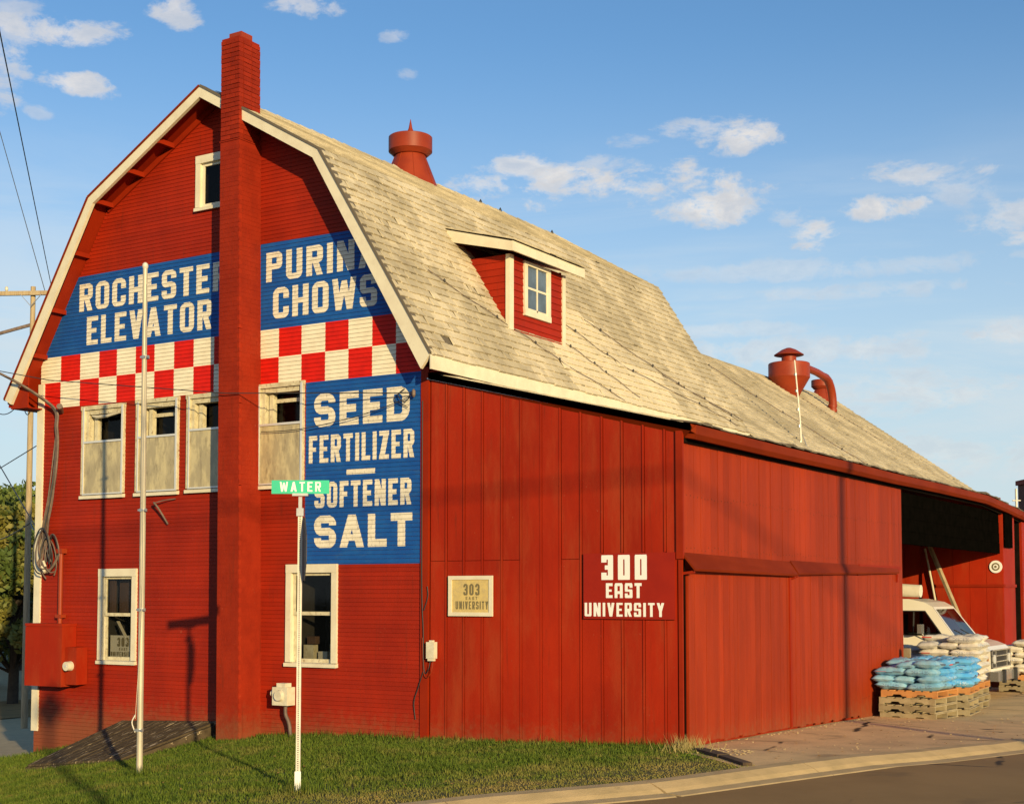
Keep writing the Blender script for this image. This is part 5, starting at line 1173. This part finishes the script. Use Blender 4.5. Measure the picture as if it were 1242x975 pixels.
# rotate so notched stringers face the viewer: stringer direction = local y
def sack_mesh(name, L, Wd, H, seed, mt):
    rr = random.Random(seed); nu, nv = 14, 9; mb = MB(); vs = []
    top = []
    for s_ in (1, -1):
        for i in range(nu+1):
            for j in range(nv+1):
                u = -1+2*i/nu; v = -1+2*j/nv
                edge = max(abs(u), abs(v)); h = (1-abs(u)**3.2)**.55*(1-abs(v)**3.0)**.5 if edge < 1 else 0
                nz = mn.noise(Vector((u*2.0+seed, v*2.2, s_*3)))*.42+mn.noise(Vector((u*7+seed, v*4, s_)))*.14
                z = s_*H/2*h*(1+nz)+(H*.05*mn.noise(Vector((u*6, v*6, seed))))*(1 if edge < 1 else .3)
                ins_ = 1-.06*abs(mn.noise(Vector((u*3, v*3+seed, 7))))-(.05 if abs(u) > .99 else 0)*abs(math.sin(v*7))
                vs.append((u*L/2*ins_, v*Wd/2*ins_, z))
    o = (nu+1)*(nv+1)
    fs = []
    for k in (0, 1):
        for i in range(nu):
            for j in range(nv):
                a = k*o+i*(nv+1)+j; q = (a, a+nv+1, a+nv+2, a+1); fs.append(q if k == 0 else q[::-1])
    mb.add(vs, fs, True)
    return meshof(mb, name, M[mt])
for nm_, c2_ in (('bagblue', (.10, .16, .30, 1)), ('bagbright', (.75, .80, .85, 1)), ('bagwhite', (.22, .24, .30, 1))):
    m_ = M[nm_]; b = NB(m_.node_tree); p_ = m_.node_tree.nodes['Principled BSDF']; old = p_.inputs['Base Color'].links[0].from_socket
    oc = b.n('ShaderNodeTexCoord').outputs['Object']; sp_ = b.n('ShaderNodeSeparateXYZ'); b.put(sp_.inputs[0], oc)
    inx = b.ramp(b.m('ABSOLUTE', sp_.outputs[0]), .20, .18); txt = b.ramp(b.noise(b.scalev(oc, (26, 60, 1)), 1.0, 2, .5), .52, .56)
    rowm = b.ramp(b.m('SINE', b.m('MULTIPLY', sp_.outputs[1], 75.0)), .1, .4)
    b.put(p_.inputs['Base Color'], b.mix(b.m('MULTIPLY', b.m('MULTIPLY', inx, txt), b.m('MULTIPLY', rowm, .75)), old, c2_))
SM = {c: [sack_mesh('sack_'+c, .61, .41, .15, s_*3.7, m_) for s_ in range(7)] for c, m_ in (('grey', 'bagblue'), ('bright', 'bagbright'), ('white', 'bagwhite'))}
stamp = {c: meshof(MB().box((-.10, -.205, -.016), (.10, -.170, .016)), 'stamp', M[m_]) for c, m_ in (('r', 'print_red'), ('d', 'print_dark'))}
pal_old = make_pallet('pallet'); pal_new = make_pallet('pallet_new'); used = {'o': 0, 'n': 0}
ORD = ['bottom', 'second', 'third', 'fourth', 'fifth', 'sixth', 'seventh', 'eighth']
def pallet_stack(x, y, rot, n, newtop, where, z0=-.06, grp='wooden pallets in stacks beside the bay'):
    z = z0
    for k in range(n):
        new = newtop and k == n-1; key = 'n' if new else 'o'; src = pal_new if new else pal_old
        p = src if used[key] == 0 else copy_tree(src); used[key] += 1
        p.location = (x+random.uniform(-.02, .02), y+random.uniform(-.02, .02), z); p.rotation_euler = (0, 0, rot+math.pi/2+random.uniform(-.02, .02))
        nm = ORD[k] if k < n-1 else 'topmost'
        tag(p, ('orange pallet, ' if new else 'grey pallet, ')+nm+' '+where, 'pallet', grp); z += PH+.004
    return z
sackn = 0
def sacks(x, y, rot, z, layers, color, where, nx=2, ny=3, hh=.125, grp=None, jit=.02, skip=0):
    global sackn
    c, s_ = math.cos(rot), math.sin(rot)
    for l in range(layers):
        turn = l % 2
        cells = [((i-(nx-1)/2)*.56, (j-(ny-1)/2)*.36, 0) for i in range(nx) for j in range(ny)] if not turn else [((i-1)*.37, (j-.5)*.56-.0, math.pi/2) for i in range(3) for j in range(2)]
        for idx, (lx, ly, lr) in enumerate(cells):
            if l == layers-1 and idx < skip: continue
            lx += random.gauss(0, jit); ly += random.gauss(0, jit)
            col = color if color != 'mix' else ('grey' if (ly < 0 or random.random() < .35) else 'bright')
            root = bpy.data.objects.new('feed_sack', random.choice(SM[col])); COL.objects.link(root)
            root.location = (x+lx*c-ly*s_, y+lx*s_+ly*c, z+hh*(l+.5)+random.gauss(0, .004)); root.rotation_euler = (random.gauss(0, .03), random.gauss(0, .03), rot+lr+random.gauss(0, .06)+(math.pi if random.random() < .5 else 0))
            root.scale = (random.uniform(.96, 1.03), random.uniform(.97, 1.05), random.uniform(.95, 1.1))
            row = 'front' if ly < -.2 else ('back' if ly > .2 else 'middle'); sd = 'left' if lx < -.15 else ('right' if lx > .15 else 'centre')
            cn = {'grey': 'pale blue sack', 'bright': 'bright blue sack', 'white': 'white sack'}[col]
            ln = (ORD[l] if l < layers-1 else 'top')+' layer'
            tag(root, f'{cn}, {row} {sd} of the {ln}, {where}', 'sack', grp or 'feed sacks stacked on pallets')
            for q_ in range(3 if col != 'white' else (1 if random.random() < .6 else 0)):
                st = put('print_band', stamp['r' if (q_ == 0 and random.random() < .5) else 'd'], root, (0, 0, 0)); st.location = (-.16+.16*q_+random.uniform(-.03, .03), 0, random.uniform(-.012, .016))
                st.scale = (random.uniform(.25, .9) if q_ else random.uniform(.6, 1.1), 1, random.uniform(.15, .8))
            sackn += 1
R1 = math.radians(-4)
z = pallet_stack(4.92, 8.35, R1, 4, True, 'of the stack at the end of the garage wall')
sacks(4.88, 8.35, R1, z, 4, 'mix', 'nearest pallet stack', skip=1)
R2 = math.radians(5)
z = pallet_stack(5.05, 9.65, R2, 4, True, 'of the second stack, behind the nearest')
sacks(5.02, 9.65, R2, z, 4, 'bright', 'second pallet stack')
z = pallet_stack(4.90, 11.0, math.radians(2), 4, True, 'of the third stack, beside the van')
sacks(4.86, 11.0, math.radians(2), z, 7, 'white', 'pallet stack beside the van', skip=1)
z = pallet_stack(3.60, 11.8, math.radians(-3), 3, False, 'of the stack inside the bay')
sacks(3.60, 11.8, math.radians(-3), z, 6, 'white', 'pallets just inside the bay')
z = pallet_stack(5.0, 16.75, math.radians(3), 3, True, 'of the stack at the far right of the yard')
sacks(5.0, 16.75, math.radians(3), z, 6, 'white', 'far right pallets', skip=2)
tag(build('wooden_post', MB().box((4.30, 9.55, -.15), (4.42, 9.63, 1.12)), M['pallet'], None, (4.36, 9.6, -.1)), 'short brown wooden post standing at the end of the garage wall', 'post')

tag(build('timber_edging', MB().beam((4.5, -.16, .135), (5.05, -.66, .135), .17, .05).beam((5.05, -.66, .130), (5.6, -1.22, .125), .12, .04), mat('rotten_timber', (.05, .032, .02), .95, (.09, .06, .035), 9, bump=1), None, (5, -.5, .1)), 'dark railway timber lying at the edge between lawn and driveway', 'timber')

# ---------------------------------------------------------------- utility poles, wires
def upole(x, y, h, z0, lb, arm=None, r=.14):
    p = thing('utility_pole', lb, 'utility pole', (x, y, z0)); build('pole', MB().tube([(x, y, z0-.5), (x, y, z0+h*.5), (x, y, z0+h)], [r, r*.88, r*.72], 12), M['wood_pole'], p)
    return p
UX, UY = -23.41, 12.03
p = upole(UX, UY, 13.85, -2.2, 'weathered utility pole with crossarm standing far behind the left corner of the barn', r=.105)
ad = Vector((.88, .47, 0)).normalized()
c0 = Vector((UX, UY, 11.42)); build('crossarm', MB().beam(c0-ad*1.6-SF*.13+Vector((0, 0, 0)), c0+ad*.75-SF*.13, .10, .13), M['wood_pole'], p)
for s_ in (-1, 1): build('brace', MB().beam(c0+ad*.33*s_*1.0-SF*.2+Vector((0, 0, -.05)), c0-SF*.2+Vector((0, 0, -.42)), .03, .015), M['galv'], p)
for u in (-1.45, -.8, .62): build('insulator', MB().lathe([(.015, 0), (.05, .05), (.05, .12), (.02, .16)], tuple(c0+ad*u-SF*.13+Vector((0, 0, .06))), 10), M['ivory'], p)
build('dead_end_arm', MB().beam(c0+Vector((0, 0, -.95)), c0-ad*1.15+Vector((0, 0, -1.25)), .07, .09).tube([tuple(c0-ad*1.1+Vector((0, 0, -1.22))), tuple(c0-ad*1.9+Vector((0, 0, -1.22)))], .045, 7), M['cable'], p)
for k in range(4): build('insulator', MB().lathe([(.02, -.05), (.065, -.02), (.065, .02), (.02, .05)], tuple(c0-ad*(1.2+.2*k)+Vector((0, 0, -1.2))), 8), M['ivory'], p)
tp = lambda u, dz=.2: tuple(c0+ad*u-SF*.13+Vector((0, 0, dz)))
def atp(px, py, depth):
    d = Fw+Rt*((px-621)/1720)-Up*((py-614.8)/1720); t = depth/d.dot(Fh); return CAM+d*t
wire('overhead_wire', 'thin power line rising from the crossarm to the top left of the sky', [tp(.62), tuple(CAM+Vector((-9.7, 6.3, 9.0)))], .012)
wire('overhead_wire', 'thin power line at the far left edge running up from behind the roof edge', [(-22.9, 12.4, 10.6), (-24.4, 11.44, 16.55), (-25.2, 11.1, 19.0)], .012)
wire('overhead_wire', 'lower slack cable at the left edge swinging into the corner of the barn', [(-13.5, 2.6, 3.2), (-10.6, 1.6, 3.55), (-8.62, .1, 3.35)], .012, .1)
wire('overhead_wire', 'straight thin cable dropping from the left edge to the corner of the barn', [(-13.5, 2.6, 5.6), (-8.55, .05, 3.3)], .012)
wire('overhead_wire', 'nearly level cable from the left edge to the barn corner below the eave', [(-13.5, 2.6, 4.55), (-8.5, .05, 4.85)], .010)
wire('overhead_wire', 'short drooping loop of wire under the left eave', [(-13.5, 2.6, 6.6), (-10.2, 1.0, 5.9), (-8.7, .1, 6.0)], .010, .45)
# street-side poles behind and beside the viewer: their shadows fall across the barn
def back(p, t): return Vector(p)+Vector((SUN.x, SUN.y, 0))*t+Vector((0, 0, math.tan(EL)*t))
q = back((4.21, 6.45, 4.25), 27); p2 = upole(q.x, q.y, q.z+.35, -.1, 'utility pole on the far side of the street to the right', r=.12)
a_, c_ = back((-8.6, 0, 3.12), 33), back((14.0, 0, 4.23), 33); a2_ = c_+(c_-a_)*.9
tag(build('street_cable', MB().tube([tuple(a_), tuple(c_), tuple(a2_)], .032, 6), M['wire'], None, tuple(a_)), 'thick telephone cable strung high over the street behind the viewer', 'cable')
q = back((-8.06, 0, .10), 29)
dsn = thing('warning_sign', 'diamond shaped sign on a tall post across the street behind the viewer', 'sign', (q.x, q.y, -.3))
build('post', MB().tube([(q.x, q.y, -.5), (q.x, q.y, q.z)], .055, 8), M['galv'], dsn)
sd = Vector((-SUN.y, SUN.x, 0)); mb = MB(); cc = Vector((q.x, q.y, q.z))
vs = [tuple(cc+sd*u+Vector((0, 0, v))+SUN*w) for w in (-.004, .004) for u, v in ((-.26, 0), (0, -.42), (.26, 0), (0, .42))]
mb.add(vs, [(0, 1, 2, 3), (7, 6, 5, 4), (0, 4, 5, 1), (1, 5, 6, 2), (2, 6, 7, 3), (3, 7, 4, 0)]); build('plate', mb, M['tin'], dsn)

# far brick tower beyond the right end
b0 = CAM+Fh*60+Rt*((1267-621)/1720*60); tw = thing('brick_tower', 'square dark red brick tower rising beyond the low roof at the right edge', 'tower', (b0.x+1.4, b0.y+1.2, 0))
M4 = Matrix((Rt, Fh, Vector((0, 0, 1)))).transposed().to_4x4(); M4.translation = Vector((b0.x, b0.y, 0))
build('shaft', MB().box((0, 0, -1), (3, 3, 6.95), M4), M['brickfar'], tw); build('cornice', MB().box((-.08, -.08, 6.95), (3.08, 3.08, 7.15), M4).box((-.06, -.06, 5.5), (3.06, 3.06, 5.68), M4), M['red_trim'], tw)
build('vent_pipe', MB().tube([tuple(M4 @ Vector((-1.08, .2, 0))), tuple(M4 @ Vector((-1.08, .2, 6.6)))], .05, 7).tube([tuple(M4 @ Vector((-1.25, .2, 6.1))), tuple(M4 @ Vector((-.9, .2, 6.1)))], .03, 5), M['alum'], tw)
b1 = CAM+Fh*54+Rt*((1240-621)/1720*54); sh = thing('low_shed', 'low dark flat-roofed shed seen beyond the end of the shingle roof', 'building', (b1.x+1, b1.y+1, 0))
M5 = M4.copy(); M5.translation = Vector((b1.x, b1.y, 0)); build('wall', MB().box((0, 0, -1), (4, 3, 5.1), M5), M['red_panel'], sh)
build('roof', MB().prism([(-.2, 5.1), (4.3, 5.1), (4.3, 5.75), (1.2, 5.6)], 'y', -.1, 3.1), M['dark_wood'], sh) if False else build('roof', MB().hexa([tuple(M5 @ Vector(v)) for v in [(-.2, -.1, 5.1), (4.3, -.1, 5.1), (-.2, 3.1, 5.1), (4.3, 3.1, 5.1), (-.2, -.1, 5.15), (4.3, -.1, 5.75), (-.2, 3.1, 5.15), (4.3, 3.1, 5.75)]]), M['dark_wood'], sh)

# ---------------------------------------------------------------- trees
def tree(x, y, z0, h, r, lb, leafm, n=9000, seed=1, low=.18, leaf=.16):
    R_ = np.random.default_rng(seed); t = thing('tree', lb, 'tree', (x, y, z0))
    mb = MB(); mb.tube([(x, y, z0-.3), (x+.1, y, z0+h*.3), (x-.1, y+.1, z0+h*.6), (x, y, z0+h*.85)], [r*.09, r*.07, r*.045, .03], 9)
    cl_ = []
    for i in range(52):
        a = R_.uniform(0, 6.28); zz = R_.uniform(low, 1.0); rad = r*math.sqrt(max(.02, 1-((zz-.5)/.56)**2))*R_.uniform(.45, 1.0)
        c = np.array([x+math.cos(a)*rad, y+math.sin(a)*rad, z0+zz*h*.96]); cl_.append((c, R_.uniform(.5, 1.05)*r*.30))
        if i % 2 == 0: mb.tube([(x, y, z0+max(.15, zz-.25)*h), tuple((np.array([x, y, z0+zz*h*.9])+c)/2), tuple(c)], [.07, .045, .015], 5)
    build('trunk', mb, M['bark'], t)
    per = int(n*1.7)//len(cl_); P = []
    for c, s_ in cl_:
        d = R_.normal(size=(per, 3)); d /= np.linalg.norm(d, axis=1)[:, None]; P.append(c+d*(s_*R_.uniform(.35, 1.15, (per, 1)))*np.array([1.15, 1.15, .8]))
    P = np.concatenate(P); N_ = len(P); a = R_.normal(size=(N_, 3)); a /= np.linalg.norm(a, axis=1)[:, None]; bb = np.cross(a, R_.normal(size=(N_, 3))); bb /= np.linalg.norm(bb, axis=1)[:, None]
    sz = R_.uniform(.6, 1.3, (N_, 1))*leaf; v = np.stack([P-a*sz, P+bb*sz*.55, P+a*sz, P-bb*sz*.55], 1).reshape(-1, 3)-np.array([x, y, z0])
    me = bpy.data.meshes.new('crown'); me.vertices.add(len(v)); me.vertices.foreach_set('co', v.ravel()); me.loops.add(len(v)); me.loops.foreach_set('vertex_index', np.arange(len(v), dtype=np.int32))
    me.polygons.add(N_); me.polygons.foreach_set('loop_start', np.arange(0, len(v), 4, dtype=np.int32)); me.polygons.foreach_set('loop_total', np.full(N_, 4, np.int32)); me.materials.append(leafm); me.update(); me.validate()
    o = bpy.data.objects.new('crown', me); COL.objects.link(o); o.parent = t
tree(-36.6, 22.2, -2.4, 8.3, 2.7, 'yellowing leafy tree left of the barn beyond the yard, nearest of the group', M['leaf_gold'], 12000, 3, leaf=.17)
tree(-41.5, 19.0, -2.4, 8.8, 3.0, 'full green and gold tree at the left edge beyond the yard', M['leaf_gold'], 10000, 4)
tree(-38.5, 31.0, -2.4, 8.8, 3.4, 'dark green tree directly behind the yellowing tree', M['leaf'], 10000, 5)
tree(-46, 28, -2.4, 9.5, 3.6, 'tall green tree behind the left-edge tree', M['leaf'], 8000, 6)
tree(-33.5, 36.0, -2.4, 8.0, 3.2, 'green tree farthest back beside the barn corner', M['leaf'], 8000, 7)
tree(-58, 40, -2.4, 11, 4.5, 'big green tree far left beyond the road', M['leaf'], 6000, 8, leaf=.25)
tree(-48, 48, -2.4, 10, 4.5, 'wide green tree far behind the others', M['leaf'], 6000, 9, leaf=.25)
# trees across the street behind the viewer (seen only as reflections)
tree(33, 22, -.3, 8, 3.6, 'green tree across the street to the right, outside the picture', M['leaf'], 4000, 10, leaf=.28)

# ---------------------------------------------------------------- grass blades, litter
def scatter_blades(name, n, xr, yr, keep, hmin, hmax, mt, wid=.006, seed=5, dens=None):
    R_ = np.random.default_rng(seed); xs = R_.uniform(*xr, n); ys = R_.uniform(*yr, n)
    kxv = np.interp(ys, [k[1] for k in KERB], [k[0] for k in KERB]); ok = keep(xs, ys, kxv)
    if dens is not None: ok &= R_.uniform(0, 1, n) < dens(xs, ys, kxv)
    xs, ys, kxv = xs[ok], ys[ok], kxv[ok]; n = len(xs)
    zs = np.array([g(a, c)-.012 for a, c in zip(xs, ys)])
    patch = np.array([mn.noise(Vector((a*.9, c*.9, 3))) for a, c in zip(xs, ys)])
    dk = (kxv-xs)*.85; near = np.clip(dk/2.2, .30, 1); wallb = np.clip(1.5+ys*.9, 1.0, 1.5)
    h = R_.uniform(hmin, hmax, n)*near*wallb*(1+patch*.7); a = R_.uniform(0, 6.28, n); ln = R_.uniform(.1, .7, n)*h; la = R_.uniform(0, 6.28, n)
    w = wid*R_.uniform(.6, 1.4, n); cx = np.cos(a)*w; cy = np.sin(a)*w
    v = np.empty((n, 3, 3)); v[:, 0] = np.stack([xs-cx, ys-cy, zs], 1); v[:, 1] = np.stack([xs+cx, ys+cy, zs], 1); v[:, 2] = np.stack([xs+np.cos(la)*ln, ys+np.sin(la)*ln, zs+h], 1)
    me = bpy.data.meshes.new(name); me.vertices.add(n*3); me.vertices.foreach_set('co', v.ravel()); me.loops.add(n*3); me.loops.foreach_set('vertex_index', np.arange(n*3, dtype=np.int32))
    me.polygons.add(n); me.polygons.foreach_set('loop_start', np.arange(0, n*3, 3, dtype=np.int32)); me.polygons.foreach_set('loop_total', np.full(n, 3, np.int32)); me.materials.append(mt); me.update()
    o = bpy.data.objects.new(name, me); COL.objects.link(o); tag(o, 'short green lawn grass turning straw coloured towards the kerb', 'grass', kind='stuff')
def keepg(x, y, k):
    inh = (x > -6.5) & (x < -4.0) & (y > -1.9+(x+6.5)*-.05)
    return (x < k-.08) & (x < 4.25+np.maximum(0, -y)*1.25) & ~inh & ~((x > -3.6) & (x < -3.1) & (y > -.52))
scatter_blades('grass', 300000, (-13, 6.2), (-9.5, -.03), keepg, .03, .072, M['grass'], .007)
tf = MB()
for k in range(2600):
    q_ = random.random()
    if q_ < .6: x = random.uniform(-8.3, 4.15); y = -abs(random.gauss(0, .05))-.03
    elif q_ < .72: x, y = -1.92+random.gauss(0, .10), -3.70+random.gauss(0, .10)
    elif q_ < .82: x, y = 2.0+random.gauss(0, .10), -5.13+random.gauss(0, .10)
    else:
        c_ = random.Random(k//12); x = c_.uniform(-9, 4.5); y = c_.uniform(-6, -.3); x += random.gauss(0, .05); y += random.gauss(0, .05)
        if x > kx(y)-.2: continue
    if -6.4 < x < -4.1 and y > -1.9: continue
    if -3.62 < x < -3.1 and y > -.53: continue
    z = g(x, y)-.01; h = random.uniform(.07, .17)*(.6 if mn.noise(Vector((x*1.5, 0, 1))) < 0 and q_ < .6 else 1); a = random.uniform(0, 6.28); l = random.uniform(.1, .6)*h
    tf.add([(x-.004*math.sin(a), y+.004*math.cos(a), z), (x+.004*math.sin(a), y-.004*math.cos(a), z), (x+math.cos(a)*l, y+math.sin(a)*l, z+h)], [(0, 1, 2)])
tag(build('grass_tufts', tf, M['grass'], None, (0, 0, 0), fix=False), 'longer grass tufts along the wall foot and around the poles', 'grass', kind='stuff')
# leaf litter and stones on the lawn and the driveway
litter = MB()
for k in range(420):
    y = random.uniform(-6, -.1) if k < 260 else random.uniform(-1, 10); x = random.uniform(-9, min(kx(y), 5.5)) if k < 260 else random.uniform(4.3, kx(y)-.1)
    if x > kx(y)-.1: continue
    z = g(x, y)+(.03 if k < 260 else .012); a = random.uniform(0, 6.28); s_ = random.uniform(.012, .03); t_ = random.uniform(-.6, .6)
    litter.add([(x+math.cos(a)*s_, y+math.sin(a)*s_, z+t_*s_*.5), (x-math.sin(a)*s_*.6, y+math.cos(a)*s_*.6, z+.008), (x-math.cos(a)*s_, y-math.sin(a)*s_, z), (x+math.sin(a)*s_*.6, y-math.cos(a)*s_*.6, z+.004)], [(0, 1, 2, 3)])
tag(build('leaf_litter', litter, mat('dry_leaf', (.30, .17, .06), .9), None, (0, 0, 0), fix=False), 'scattered dry leaves and crumbs on the lawn and driveway', 'leaves', kind='stuff')
st_ = MB()
for k in range(420):
    y = random.uniform(.0, 16) if k > 150 else random.uniform(-.4, .2); x = (4.26+abs(random.gauss(0, .12))) if random.random() < .5 else random.uniform(4.3, kx(y)-.15)
    if k <= 150: x = random.uniform(4.1, 5.2)
    s_ = random.uniform(.004, .013); z = g(x, y)
    st_.hexa([(x+sx*s_*random.uniform(.6, 1.2), y+sy*s_*random.uniform(.6, 1.2), z+(sz*s_*.9)) for sz in (0, 1) for sy in (-1, 1) for sx in (-1, 1)])
tag(build('loose_stones', st_, M['gravel'], None, (0, 0, 0), fix=False), 'loose pale stones along the foot of the garage doors and on the driveway', 'stones', kind='stuff')
wd_ = MB()
for k in range(260):
    x = 4.22+random.gauss(0, .05) if k < 120 else 4.35+random.gauss(0, .15); y = random.uniform(-.15, .25) if k < 160 else random.uniform(-.6, 0); z = g(x, y); h = random.uniform(.05, .22); a = random.uniform(0, 6.28)
    wd_.add([(x-.004, y, z), (x+.004, y+.003, z), (x+math.cos(a)*h*.5, y+math.sin(a)*h*.5, z+h)], [(0, 1, 2)])
tag(build('dry_weeds', wd_, mat('dry_weed', (.30, .24, .09), .9), None, (0, 0, 0), fix=False), 'tuft of dry weeds at the foot of the wall corner', 'weeds', kind='stuff')
